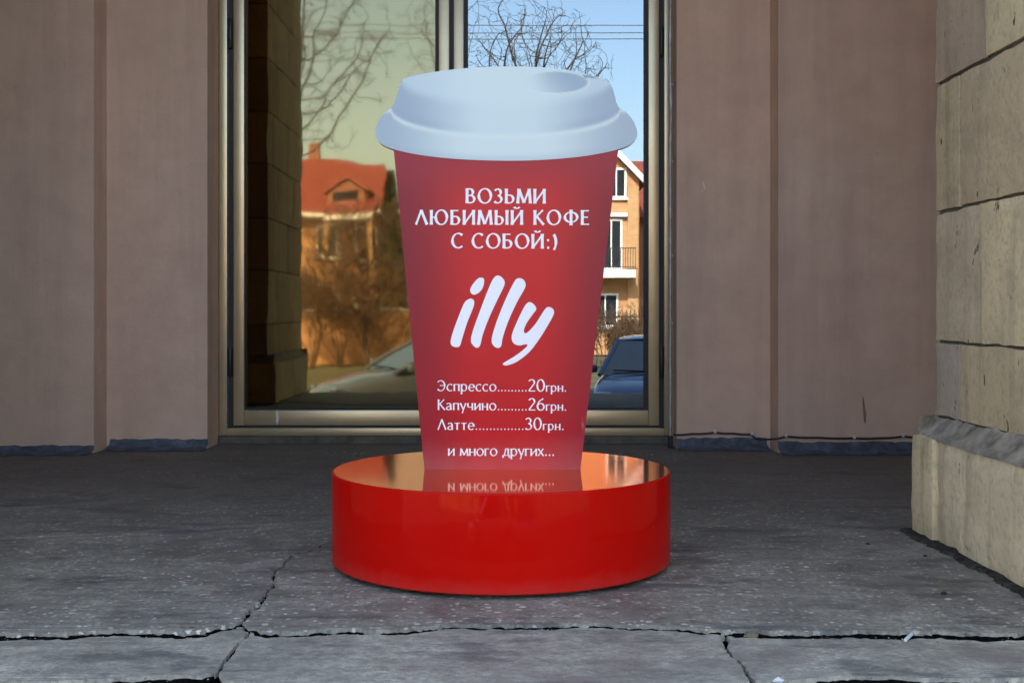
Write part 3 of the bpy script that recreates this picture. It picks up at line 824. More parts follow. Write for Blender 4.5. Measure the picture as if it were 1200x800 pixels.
LT = [(439.6, 155), (440.6, 150), (444, 141.5), (449, 134.5), (455, 129.5), (459.5, 126), (462.5, 120), (467, 106), (471, 95.5), (474, 92.5), (485, 89.3), (505, 85.4), (530, 82), (560, 79.4), (598, 78.3), (640, 79.6), (670, 83.2), (692, 88.5), (708, 94.2), (715, 98.8), (718.5, 106), (722.5, 121), (726, 127), (731, 130), (737, 135.5), (742.5, 143), (745.8, 151), (746.8, 158)]
LB = [(439.6, 155), (440.4, 160.5), (443.5, 166), (450, 170.8), (461, 175), (480, 179.6), (510, 184.2), (550, 187.4), (598, 188.6), (640, 187.4), (680, 183.8), (705, 179.8), (724, 175.4), (736, 171), (743, 166.2), (746.2, 161.5), (746.8, 158)]
def lerp3(a, b_, t): return tuple(a[i] + (b_[i] - a[i]) * t for i in range(3))
INK = (1.46, 1.12, 0.71); INK_RED = (1.02, 0.86, 0.72)             # film colours as they would be under white light
def lid_ink(x, y):
    """the artwork printed on the flat board: a plastic lid seen from above"""
    u = (x - 594) / 153.0
    au = abs(u)
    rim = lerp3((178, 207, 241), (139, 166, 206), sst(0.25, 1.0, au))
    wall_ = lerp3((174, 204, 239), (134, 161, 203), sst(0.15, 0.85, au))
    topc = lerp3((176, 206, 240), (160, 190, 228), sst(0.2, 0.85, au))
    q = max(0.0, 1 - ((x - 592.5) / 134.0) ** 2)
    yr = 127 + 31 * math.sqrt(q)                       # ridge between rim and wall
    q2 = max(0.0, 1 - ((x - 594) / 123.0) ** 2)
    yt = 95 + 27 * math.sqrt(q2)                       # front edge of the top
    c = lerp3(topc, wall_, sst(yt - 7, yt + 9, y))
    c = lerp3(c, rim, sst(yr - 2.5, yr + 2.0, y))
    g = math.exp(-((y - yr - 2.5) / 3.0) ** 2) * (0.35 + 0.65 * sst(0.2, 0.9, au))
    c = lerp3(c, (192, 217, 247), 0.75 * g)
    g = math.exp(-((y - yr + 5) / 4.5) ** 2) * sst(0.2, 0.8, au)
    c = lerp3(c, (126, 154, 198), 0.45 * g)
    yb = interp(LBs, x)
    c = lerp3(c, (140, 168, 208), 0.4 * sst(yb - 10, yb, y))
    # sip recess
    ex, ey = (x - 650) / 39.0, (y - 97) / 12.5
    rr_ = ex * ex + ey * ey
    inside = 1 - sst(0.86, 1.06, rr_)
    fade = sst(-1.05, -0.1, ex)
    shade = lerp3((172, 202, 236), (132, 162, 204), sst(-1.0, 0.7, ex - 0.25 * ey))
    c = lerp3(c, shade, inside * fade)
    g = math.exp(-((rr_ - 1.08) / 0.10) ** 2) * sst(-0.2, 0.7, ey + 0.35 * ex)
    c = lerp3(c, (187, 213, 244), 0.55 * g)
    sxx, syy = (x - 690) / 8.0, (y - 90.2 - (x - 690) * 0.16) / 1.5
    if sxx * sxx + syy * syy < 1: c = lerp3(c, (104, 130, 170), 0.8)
    return [v * k for v, k in zip(s2l(c), INK)]
def body_ink(x, y, xl, xr):
    u = (x - (xl + xr) / 2) / ((xr - xl) / 2)
    t = (y - 180) / 370.0
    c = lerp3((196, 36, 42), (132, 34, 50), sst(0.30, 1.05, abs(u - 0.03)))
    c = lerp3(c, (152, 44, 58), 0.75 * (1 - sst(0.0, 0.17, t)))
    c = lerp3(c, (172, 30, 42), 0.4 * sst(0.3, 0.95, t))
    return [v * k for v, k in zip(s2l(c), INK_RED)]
LTs, LBs = smooth_tab(LT), smooth_tab(LB)
def printed_slab(cols, top, bot, ny, ink, y0, y1):
    """front grid with the print, back grid, closed sides"""
    nx = len(cols); mbx = MB(); vs = []; cs = []
    for face in (0, 1):
        for i, x in enumerate(cols):
            for j in range(ny + 1):
                t_, b_ = top(x), bot(x)
                y = t_ + (b_ - t_) * j / ny
                X_, Z_ = (x, y)
                vs.append((sx(X_), y0 if face == 0 else y1, sz(Z_))); cs.append(ink(x, y))
    fs = []; n1 = ny + 1; off = nx * n1
    for i in range(nx - 1):
        for j in range(ny):
            fs.append((i * n1 + j, (i + 1) * n1 + j, (i + 1) * n1 + j + 1, i * n1 + j + 1))
            fs.append((off + i * n1 + j, off + i * n1 + j + 1, off + (i + 1) * n1 + j + 1, off + (i + 1) * n1 + j))
    for i in range(nx - 1):
        for j in (0, ny): fs.append((i * n1 + j, (i + 1) * n1 + j, off + (i + 1) * n1 + j, off + i * n1 + j))
    for j in range(ny):
        for i in (0, nx - 1): fs.append((i * n1 + j, i * n1 + j + 1, off + i * n1 + j + 1, off + i * n1 + j))
    mbx.v = vs; mbx.f = fs; mbx.c = [tuple(c) for c in cs]; return mbx
cols = [439.7 + (746.7 - 439.7) * (0.5 - 0.5 * math.cos(PI * i / 260)) for i in range(261)]
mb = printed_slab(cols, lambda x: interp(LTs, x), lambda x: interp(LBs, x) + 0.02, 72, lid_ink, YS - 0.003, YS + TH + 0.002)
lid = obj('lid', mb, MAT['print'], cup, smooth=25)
# cup body: trapezoid; columns run along the slanted sides
bt, bb = 186.0, 551.3
nx, ny = 90, 120; vs = []; cs = []
for face in (0, 1):
    for i in range(nx + 1):
        for j in range(ny + 1):
            v = j / ny; y0_ = 172 + (551.6 - 172) * v
            xl = 461 + (497.5 - 461) * v; xr = 725 + (680 - 725) * v
            x = xl + (xr - xl) * i / nx
            yy = max(y0_, interp(LBs, x) - 1.5)
            vs.append((sx(x), YS if face == 0 else YS + TH, sz(yy))); cs.append(tuple(body_ink(x, yy, xl, xr)))
fs = []; n1 = ny + 1; off = (nx + 1) * n1
for i in range(nx):
    for j in range(ny):
        fs.append((i * n1 + j, (i + 1) * n1 + j, (i + 1) * n1 + j + 1, i * n1 + j + 1))
        fs.append((off + i * n1 + j, off + i * n1 + j + 1, off + (i + 1) * n1 + j + 1, off + (i + 1) * n1 + j))
for i in range(nx):
    for j in (0, ny): fs.append((i * n1 + j, (i + 1) * n1 + j, off + (i + 1) * n1 + j, off + i * n1 + j))
for j in range(ny):
    for i in (0, nx): fs.append((i * n1 + j, i * n1 + j + 1, off + i * n1 + j + 1, off + i * n1 + j))
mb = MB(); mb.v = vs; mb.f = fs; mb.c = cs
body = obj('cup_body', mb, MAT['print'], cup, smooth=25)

# ------------------------------------------------------------------ lettering (flared humanist capitals drawn with a broad pen)
def L(*p): return [(p[i], p[i + 1]) for i in range(0, len(p), 2)]
def A(cx, cy, rx, ry, a0, a1, n=18): return [(cx + rx * math.cos(R(a0 + (a1 - a0) * i / n)), cy + ry * math.sin(R(a0 + (a1 - a0) * i / n))) for i in range(n + 1)]
X_ = 0.66
def bowl(y0, y1, w_, x0=0.08): 
    ry = (y1 - y0) / 2; return L(x0, y1) + A(w_ - min(ry * 0.95, w_ - x0 - 0.05), (y0 + y1) / 2, min(ry * 0.95, w_ - x0 - 0.05), ry, 90, -90, 14) + L(x0, y0)
def lo(strokes): return strokes
G = {
 'В': (0.66, [L(.08, 0, .08, 1), bowl(.52, .97, .48), bowl(.03, .52, .57)]),
 'О': (0.96, [A(.48, .5, .41, .49, 90, 450, 36)]),
 'З': (0.60, [A(.24, .745, .21, .225, 150, -90), A(.24, .275, .26, .245, 90, -145)]),
 'Ь': (0.64, [L(.08, 0, .08, 1), bowl(.03, .56, .55)]),
 'М': (1.00, [L(.06, 0, .15, 1), L(.15, .97, .49, .05), L(.49, .05, .84, .97), L(.84, 1, .93, 0)]),
 'И': (0.82, [L(.08, 0, .08, 1), L(.08, .06, .72, .94), L(.72, 0, .72, 1)]),
 'Л': (0.82, [L(.03, 0, .40, 1.0), L(.38, 1.0, .78, 0)]),
 'Ю': (1.22, [L(.08, 0, .08, 1), L(.08, .5, .38, .5), A(.76, .5, .38, .49, 90, 450, 36)]),
 'Б': (0.66, [L(.08, 0, .08, 1), L(.08, .96, .52, .96), bowl(.03, .56, .57)]),
 'Ы': (0.92, [L(.08, 0, .08, 1), bowl(.03, .56, .52), L(.82, 0, .82, 1)]),
 'Й': (0.82, [L(.08, 0, .08, 1), L(.08, .06, .72, .94), L(.72, 0, .72, 1), A(.40, 1.24, .17, .12, 190, 350, 10)]),
 'К': (0.70, [L(.08, 0, .08, 1), L(.62, 1, .12, .5), L(.20, .58, .68, 0)]),
 'Ф': (1.00, [L(.5, -.03, .5, 1.03), A(.5, .52, .42, .34, 90, 450, 32)]),
 'Е': (0.58, [L(.08, 0, .08, 1), L(.08, .96, .52, .96), L(.08, .52, .46, .52), L(.08, .04, .54, .04)]),
 'С': (0.80, [A(.47, .5, .40, .49, 48, 312, 28)]),
 ':': (0.26, ['.', (.12, .58)]), ')': (0.34, [A(-.16, .45, .38, .66, 52, -52)]),
 'Э': (0.76, [A(.29, .5, .38, .49, 138, -138, 26), L(.22, .52, .66, .52)]),
 'с': (0.56, [A(.33, X_ / 2, .27, X_ / 2 - .01, 48, 312, 24)]),
 'п': (0.60, [L(.08, 0, .08, X_), L(.08, X_ - .03, .52, X_ - .03), L(.52, 0, .52, X_)]),
 'р': (0.64, [L(.08, -.30, .08, X_), A(.31, X_ / 2, .25, X_ / 2 - .01, 150, -150, 24)]),
 'е': (0.60, [A(.32, X_ / 2, .26, X_ / 2 - .01, 0, 318, 26), L(.06, X_ / 2 + .02, .58, X_ / 2 + .02)]),
 'о': (0.68, [A(.34, X_ / 2, .28, X_ / 2 - .01, 90, 450, 28)]),
 'а': (0.56, [A(.25, X_ - .19, .20, .17, 150, 0, 12) + L(.45, 0), A(.26, .17, .20, .16, 80, 330, 18), L(.26, .35, .45, .40)]),
 'у': (0.56, [L(.03, X_, .30, .06), L(.53, X_, .20, -.30)]),
 'ч': (0.60, [L(.08, X_, .08, .42) + A(.26, .40, .18, .13, 180, 270, 8) + L(.52, .32), L(.52, 0, .52, X_)]),
 'и': (0.62, [L(.08, 0, .08, X_), L(.08, .06, .54, X_ - .06), L(.54, 0, .54, X_)]),
 'н': (0.62, [L(.08, 0, .08, X_), L(.08, X_ / 2, .54, X_ / 2), L(.54, 0, .54, X_)]),
 'т': (0.54, [L(.02, X_ - .03, .52, X_ - .03), L(.27, 0, .27, X_)]),
 'г': (0.44, [L(.08, 0, .08, X_), L(.08, X_ - .03, .42, X_ - .03)]),
 'м': (0.76, [L(.05, 0, .11, X_), L(.11, X_ - .02, .38, .06), L(.38, .06, .65, X_ - .02), L(.65, X_, .71, 0)]),
 'д': (0.66, [L(.16, .03, .30, X_), L(.26, X_ - .02, .52, X_ - .02), L(.52, 0, .52, X_), L(.03, .04, .64, .04), L(.05, -.17, .05, .05), L(.62, -.17, .62, .05)]),
 'х': (0.56, [L(.04, X_, .52, 0), L(.50, X_, .04, 0)]),
 '2': (0.62, [A(.29, .74, .23, .24, 155, -25, 16) + L(.06, .05), L(.06, .04, .58, .04)]),
 '0': (0.68, [A(.34, .5, .28, .48, 90, 450, 30)]),
 '6': (0.66, [A(.33, .30, .26, .28, 90, 450, 26), L(.50, 1.0) + A(.62, .32, .56, .62, 105, 180, 12)]),
 '3': (0.60, [A(.26, .745, .21, .225, 150, -90), A(.26, .275, .26, .245, 90, -145)]),
 '.': (0.27, ['.']), ' ': (0.36, []),
}
def text_mesh(segs, x0, x1, base_py, tilt=0.0, thick=0.145, thin=0.07):
    """segs: list of (string, cap height in px); fitted between columns x0 and x1"""
    total = sum(G[ch][0] * h for s_, h in segs for ch in s_)
    total_w = x1 - x0
    n_gap = sum(len(s_) for s_, h in segs) - 1
    track = (total_w - total) / max(1, n_gap)
    m = MB(); cx = x0; zoff = 0
    for s_, h in segs:
        for ch in s_:
            w_, strokes = G[ch]
            zoff = 0
            def put(p): return (cx + p[0] * h, base_py + (cx - x0) * tilt - p[1] * h)
            items = list(strokes)
            for st in items:
                zoff += 1
                yv = YS - 0.0012 - 0.00025 * (zoff % 6)
                if st == '.' or (isinstance(st, tuple)):
                    c0 = (0.13, 0.07) if st == '.' else st
                    q = [put((c0[0] + 0.082 * math.cos(2 * PI * k / 10), c0[1] + 0.082 * math.sin(2 * PI * k / 10))) for k in range(10)]
                    m.add([(sx(a), yv, sz(b_)) for a, b_ in q], [tuple(range(10))]); continue
                P = [Vector(p) for p in st]
                closed = (P[0] - P[-1]).length < 1e-4
                Lr = []
                nP = len(P)
                # densify straight strokes so that the ends can flare
                Q = []
                for a, b_ in zip(P[:-1], P[1:]):
                    k_ = max(1, int((b_ - a).length / 0.08))
                    Q += [a.lerp(b_, i / k_) for i in range(k_)]
                Q.append(P[-1]); nP = len(Q)
                for i, p in enumerate(Q):
                    if closed: a, b_ = Q[(i - 1) % (nP - 1)], Q[(i + 1) % (nP - 1)]
                    else: a, b_ = Q[max(i - 1, 0)], Q[min(i + 1, nP - 1)]
                    t = (b_ - a).normalized(); nn = Vector((-t.y, t.x))
                    # the pen leans a little: up-right diagonals come out thinner
                    ang = abs(t.y) ** 1.4
                    wv = thin + (thick - thin) * ang
                    if abs(t.y) > 0.3 and t.x * t.y > 0.12: wv *= 0.74
                    if not closed:
                        e = min(i, nP - 1 - i) / max(1, nP - 1)
                        wv *= 1 + 0.22 * max(0, 1 - e / 0.22)
                    Lr.append((p + nn * wv / 2, p - nn * wv / 2))
                vs = []; 
                for a, b_ in Lr: 
                    for q in (a, b_):
                        X__, Y__ = put(q); vs.append((sx(X__), yv, sz(Y__)))
                m.add(vs, [(2 * i, 2 * i + 1, 2 * i + 3, 2 * i + 2) for i in range(len(Lr) - 1)])
            cx += w_ * h + track
    return m
def letters(segs, x0, x1, base, tilt=0.0, **kw):
    return obj('lettering', text_mesh(segs, x0, x1, base, tilt, **kw), MAT['ink_white'], body, fix=False)
letters([('ВОЗЬМИ', 17.2)], 546, 639.5, 238.2, 0.006, thick=0.19, thin=0.08)
letters([('ЛЮБИМЫЙ', 17.2)], 487, 613, 263.3, 0.002, thick=0.19, thin=0.08)
letters([('КОФЕ', 17.2)], 625.5, 691, 263.5, 0.002, thick=0.19, thin=0.08)
letters([('С', 17.2)], 529, 546, 290.6, 0.008, thick=0.19, thin=0.08)
letters([('СОБОЙ:)', 17.2)], 553, 653.5, 290.8, 0.008, thick=0.19, thin=0.08)
letters([('Эспрессо', 12.2), ('.........', 10.5), ('20', 14.2), ('грн.', 10.6)], 513, 664, 457.8, 0.006)
letters([('Капучино', 12.2), ('.........', 10.5), ('26', 14.2), ('грн.', 10.6)], 513, 664, 480.0, 0.006)
letters([('Латте', 12.2), ('..............', 10.5), ('30', 14.2), ('грн.', 10.6)], 513, 661, 503.2, 0.002)
letters([('и много других...', 12.8)], 525, 650, 533.6, 0.002)
# the logo, traced as five brush strokes
def closed_smooth(pts, n=6):
    N = len(pts); out = []
    for i in range(N):
        p0, p1, p2, p3 = (pts[(i + k) % N] for k in (-1, 0, 1, 2))
        for k in range(n):
            t = k / n
            out.append(tuple(0.5 * (2 * p1[a] + (p2[a] - p0[a]) * t + (2 * p0[a] - 5 * p1[a] + 4 * p2[a] - p3[a]) * t * t + (-p0[a] + 3 * p1[a] - 3 * p2[a] + p3[a]) * t ** 3) for a in (0, 1)))
    return out
LOGO = [
 [(392, 86), (384, 78), (370, 81), (353, 99), (342, 119), (345, 134), (358, 139), (375, 130), (388, 112)],
 [(350, 155), (337, 155), (320, 170), (297, 225), (279, 275), (271, 308), (276, 323), (291, 328), (304, 324), (312, 300), (330, 242), (352, 187), (356, 165)],
 [(442, 70), (427, 79), (410, 112), (376, 200), (351, 270), (344, 304), (350, 319), (364, 330), (377, 322), (388, 280), (410, 222), (440, 157), (462, 112), (466, 93), (458, 79)],
 [(515, 80), (501, 92), (471, 152), (441, 225), (423, 280), (419, 308), (426, 323), (440, 331), (453, 324), (460, 290), (480, 232), (510, 167), (537, 119), (541, 99), (532, 84)],
 [(549, 168), (536, 184), (511, 235), (493, 280), (492, 303), (502, 317), (520, 322), (540, 318), (548, 322), (530, 340), (500, 362), (462, 385), (462, 392), (478, 393), (512, 379), (555, 345), (590, 300), (620, 252), (640, 216), (644, 199), (636, 187), (620, 184), (606, 199), (580, 240), (556, 268), (541, 278), (535, 268), (546, 240), (570, 206), (580, 191), (573, 176), (561, 167)],
]
m = MB()
for pts in LOGO:
    P = closed_smooth([(440 + a / 3.077, 300 + b_ / 3.077) for a, b_ in pts])
    tris = tessellate_polygon([[Vector((a, b_, 0)) for a, b_ in P]])
    m.add([(sx(a), YS - 0.0014, sz(b_)) for a, b_ in P], [tuple(t) for t in tris])
obj('logo', m, MAT['ink_white'], body, fix=False)

# ------------------------------------------------------------------ litter on the step
def flat_scrap(name, px, py, pts, mat, z, label, cat, h=0.004, rz=0.0):
    c = floor_pt(px, py, z)
    P = [(c.x + (a * math.cos(rz) - b_ * math.sin(rz)), c.y + (a * math.sin(rz) + b_ * math.cos(rz))) for a, b_ in pts]
    m = MB(); n = len(P)
    top = [(p[0], p[1], z + h + 0.003 * math.sin(3 * i)) for i, p in enumerate(P)]; bot = [(p[0], p[1], z + 0.001) for p in P]
    m.add(top + bot + [(c.x, c.y, z + h + 0.006)], [(i, (i + 1) % n, 2 * n) for i in range(n)] + [(i, i + n, (i + 1) % n + n, (i + 1) % n) for i in range(n)])
    return tag(obj(name, m, mat), label, cat)
zz = ZS - 0.002
flat_scrap('dry_leaf', 880, 745, [(-.018, -.008), (-.004, -.014), (.014, -.010), (.019, .004), (.006, .014), (-.012, .010)], MAT['leaf'], zz, 'small brown dry leaf lying on the concrete step right of the red base', 'leaf')
m = MB(); a = floor_pt(1061, 752, zz); b2 = floor_pt(1071, 743, zz)
m.tube([(a.x, a.y, zz + 0.005), (b2.x, b2.y, zz + 0.006)], 0.0042, 8)
tag(obj('cigarette_end', m, MAT['paper']), 'thin pale cigarette end lying by the joint in front of the pillar', 'litter')
flat_scrap('paper_scrap', 912, 798, [(-.012, -.004), (.006, -.010), (.013, .002), (-.002, .010)], MAT['paper'], zz, 'white paper scrap at the chipped step edge, below the brown leaf', 'litter')
for px, py, s_, lab in ((1017, 638, 0.006, 'dark pebble on the landing nearest the pillar foot'), (1106, 696, 0.007, 'dark pebble on the landing near the front right corner'), (1084, 652, 0.006, 'dark pebble lying between the other two by the pillar')):
    c = floor_pt(px, py); m = MB()
    m.lathe([(0.0, 0.0015), (s_, 0.0018), (s_ * 1.2, s_ * 0.5), (s_ * 0.7, s_ * 1.0), (0, s_ * 1.1)], c.x, c.y, 7)
    tag(obj('pebble', m, MAT['rubber']), lab, 'pebble')

# ================================================================== ACROSS THE STREET (seen mirrored in the panes)
def vpt(px, py, d): return Vector((fx(px, d), 2 * GLASS_Y - d, fz(py, d)))
def window(par, x, y, z, w_, h_, mat_frame='white', bars=1):
    """on a wall facing +Y at y"""
    m = MB(); t = 0.09
    m.box(x - w_ / 2, x + w_ / 2, y + 0.002, y + 0.05, z, z + t); m.box(x - w_ / 2, x + w_ / 2, y + 0.002, y + 0.05, z + h_ - t, z + h_)
    m.box(x - w_ / 2, x - w_ / 2 + t, y + 0.002, y + 0.05, z + t + 0.001, z + h_ - t - 0.001); m.box(x + w_ / 2 - t, x + w_ / 2, y + 0.002, y + 0.05, z + t + 0.001, z + h_ - t - 0.001)
    for i in range(bars):
        xc = x - w_ / 2 + w_ * (i + 1) / (bars + 1); m.box(xc - 0.03, xc + 0.03, y + 0.002, y + 0.045, z + t + 0.001, z + h_ - t - 0.001)
    f = obj('window', m, MAT[mat_frame], par)
    p = MB(); p.box(x - w_ / 2 + t * 0.9, x + w_ / 2 - t * 0.9, y + 0.001, y + 0.02, z + t * 0.9, z + h_ - t * 0.9)
    obj('pane', p, MAT['pane'], f)
    s_ = MB(); s_.box(x - w_ / 2 - 0.08, x + w_ / 2 + 0.08, y + 0.002, y + 0.14, z - 0.08, z - 0.002); obj('sill', s_, MAT['white'], f)
    return f
G0 = STREET
# gabled orange brick house (right pane)
yF = 2 * GLASS_Y - 50.0
hA = thing('brick_house', 'tall gabled orange brick house with a white balcony, mirrored in the right pane', 'house', (2.7, yF - 4, G0))
xa, xb = 0.2, 5.32; xm = (xa + xb) / 2; ze, zr = 6.35, 9.0
m = MB(); m.prism([(xa, G0), (xb, G0), (xb, ze), (xm, zr), (xa, ze)], 'y', yF - 9, yF)
obj('wall', m, MAT['brick_o'], hA)
m = MB()
for (x1, x2) in ((xa - 0.3, xm), (xb + 0.3, xm)):
    s_ = (zr - ze) / (xm - xa); z1 = ze - 0.3 * s_
    m.prism([(x1, z1 + 0.02), (x2, zr + 0.02), (x2, zr + 0.22), (x1, z1 + 0.22)], 'y', yF - 9.3, yF + 0.35)
obj('roof', m, MAT['roof'], hA)
m = MB()
for sg, x1 in ((1, xa - 0.3), (-1, xb + 0.3)):
    s_ = (zr - ze) / (xm - xa); z1 = ze - 0.3 * s_
    m.prism([(x1, z1 - 0.12), (xm, zr - 0.14), (xm, zr + 0.2), (x1, z1 + 0.2)], 'y', yF + 0.352, yF + 0.42)
obj('bargeboard', m, MAT['white'], hA)
m = MB()
for x in (xa + 0.22, xb - 0.27):
    m.box(x - 0.22, x + 0.22, yF + 0.002, yF + 0.10, G0, ze - 0.35)
m.box(xa + 0.46, xb - 0.51, yF + 0.002, yF + 0.06, 1.95, 2.2)
obj('corner_pilaster', m, MAT['brick_y'], hA)
m = MB(); m.box(xa + 0.45, xb - 0.5, yF + 0.002, yF + 0.22, fz(254, 50), fz(249.5, 50)); obj('cornice', m, MAT['white'], hA)
for x, z in ((fx(722, 50), fz(232, 50)), (1.3, fz(232, 50))): window(hA, x, yF, z, 0.85, 1.25, 'white', 1)
m = MB(); bx0, bx1 = fx(690, 50), fx(742, 50); zb = fz(326, 50)
m.box(bx0, bx1, yF + 0.003, yF + 1.1, zb, zb + 0.32); bal = obj('balcony', m, MAT['white'], hA)
m = MB(); y1 = yF + 1.05
m.box(bx0, bx1, y1 - 0.02, y1 + 0.02, zb + 1.18, zb + 1.22); m.box(bx0, bx1, y1 - 0.015, y1 + 0.015, zb + 0.42, zb + 0.45)
for i in range(19):
    x = bx0 + (bx1 - bx0) * i / 18; m.box(x - 0.012, x + 0.012, y1 - 0.01, y1 + 0.01, zb + 0.321, zb + 1.179)
obj('railing', m, MAT['iron'], bal)
dr = window(hA, fx(716, 50), yF, zb + 0.34, 0.95, 2.15, 'white', 1); dr.name = 'balcony_door'
for x in (1.3, 3.9): window(hA, x, yF, 0.1, 1.1, 1.4, 'white', 1)
window(hA, 1.3, yF, zb + 0.9, 1.1, 1.4, 'white', 1)
m = MB(); m.box(1.2, 1.75, yF - 5, yF - 4.4, zr - 1.2, zr + 0.7); obj('chimney', m, MAT['brick_d'], hA)
# side wing behind, ridge along the street
m = MB(); m.prism([(yF - 4.0, G0), (yF - 4.0, 5.3), (yF - 7.5, 7.75), (yF - 11.0, 5.3), (yF - 11.0, G0)], 'x', xb + 0.002, 13.5); obj('wing_wall', m, MAT['brick_d'], hA)
m = MB()
m.prism([(yF - 3.5, 4.97), (yF - 3.5, 5.17), (yF - 7.5, 7.97), (yF - 7.5, 7.77)], 'x', xb - 2.0, 13.8); m.prism([(yF - 11.5, 4.97), (yF - 11.5, 5.17), (yF - 7.502, 7.97), (yF - 7.502, 7.77)], 'x', xb - 2.0, 13.8)
obj('wing_roof', m, MAT['roof'], hA)
for x in (7.2, 9.4, 11.6): window(hA, x, yF - 4.0, 2.6, 1.1, 1.4)
# hipped house (left pane)
yG = 2 * GLASS_Y - 50.0
hB = thing('brick_house', 'broad orange brick house under a red hipped roof, mirrored in the amber left pane', 'house', (-9.5, yG - 4, G0))
xa, xb = -15.0, -5.0; ze, zr = fz(250, 50), fz(186, 53)
m = MB(); m.box(xa, xb, yG - 8, yG, G0, ze); obj('wall', m, MAT['brick_o'], hB)
m = MB(); o_ = 0.45
vs = [(xa - o_, yG + o_, ze - 0.1), (xb + o_, yG + o_, ze - 0.1), (xb + o_, yG - 8 - o_, ze - 0.1), (xa - o_, yG - 8 - o_, ze - 0.1), (xa + 1.2, yG - 4, zr), (xb - 0.75, yG - 4, zr)]
m.add(vs, [(0, 1, 5, 4), (1, 2, 5), (2, 3, 4, 5), (3, 0, 4), (3, 2, 1, 0)]); obj('roof', m, MAT['roof'], hB)
m = MB(); m.box(xa - o_, xb + o_, yG + o_ + 0.002, yG + o_ + 0.1, ze - 0.16, ze - 0.03); obj('gutter', m, MAT['white'], hB)
m = MB(); xd = fx(398, 48); m.prism([(xd - 0.75, ze + 0.1), (xd + 0.75, ze + 0.1), (xd + 0.75, ze + 0.9), (xd, ze + 1.35), (xd - 0.75, ze + 0.9)], 'y', yG - 2.5, yG + 0.3); dm = obj('dormer', m, MAT['brick_d'], hB)
m = MB(); m.box(xd - 0.5, xd + 0.5, yG + 0.302, yG + 0.33, ze + 0.15, ze + 0.85); obj('pane', m, MAT['pane'], dm)
m = MB()
for sg in (1, -1): m.prism([(xd - sg * 0.95, ze + 0.80), (xd, ze + 1.37), (xd, ze + 1.5), (xd - sg * 0.95, ze + 0.93)], 'y', yG - 2.5, yG + 0.45)
obj('dormer_roof', m, MAT['roof'], dm)
m = MB(); xp0, xp1 = fx(376, 47), fx(433, 47); m.prism([(yG + 0.01, fz(238, 50)), (yG + 2.0, fz(254, 48)), (yG + 2.0, fz(254, 48) + 0.12), (yG + 0.01, fz(238, 50) + 0.12)], 'x', xp0, xp1); pc = obj('porch_canopy', m, MAT['roof'], hB)
m = MB(); m.box(xp0, xp1, yG + 2.002, yG + 2.08, fz(256, 48) - 0.06, fz(254, 48) + 0.06); obj('gutter', m, MAT['white'], pc)
m = MB()
for x in (xp0 + 0.15, xp1 - 0.15): m.box(x - 0.1, x + 0.1, yG + 1.75, yG + 1.95, G0, fz(254, 48) - 0.02)
obj('post', m, MAT['brick_y'], pc)
for x, z in ((fx(386, 50), 3.0), (-6.1, 2.9), (-10.5, 3.0), (-13, 3.0), (fx(386, 50), 0.1), (-6.1, 0.1), (-10.5, 0.1), (-13, 0.1)): window(hB, x, yG, z, 1.0, 1.4)
m = MB(); m.box(-9.3, -8.7, yG - 4.6, yG - 4.0, zr - 0.8, zr + 0.9); obj('chimney', m, MAT['brick_d'], hB)
# garden walls and fence
m = MB(); m.bbox(-24, -1.5, -26.3, -26.0, G0, 0.75, 0.02); 
gw = thing('garden_wall', 'low orange brick garden wall below the hipped house, seen in the amber pane', 'wall', (-12, -26.15, G0))
obj('wall', m, MAT['brick_o'], gw)
m = MB(); m.bbox(-24.05, -1.45, -26.36, -25.94, 0.752, 0.84, 0.01); obj('coping', m, MAT['white'], gw)
fn = thing('iron_fence', 'black iron fence between brick posts in front of the gabled house', 'fence', (9, -26.1, G0))
m = MB(); m.box(-1.2, 20, -26.16, -26.12, 0.55, 0.60); m.box(-1.2, 20, -26.16, -26.12, G0 + 0.3, G0 + 0.35)
for i in range(150):
    x = -1.1 + i * 0.14; m.box(x - 0.01, x + 0.01, -26.118, -26.098, G0 + 0.02, 0.8)
obj('bars', m, MAT['iron'], fn)
for i in range(8):
    m = MB(); x = -1.3 + i * 3.0; m.bbox(x - 0.22, x + 0.22, -26.36, -25.9, G0, 0.95, 0.02); m.bbox(x - 0.27, x + 0.27, -26.41, -25.85, 0.952, 1.05, 0.02); obj('brick_post', m, MAT['brick_y'], fn)
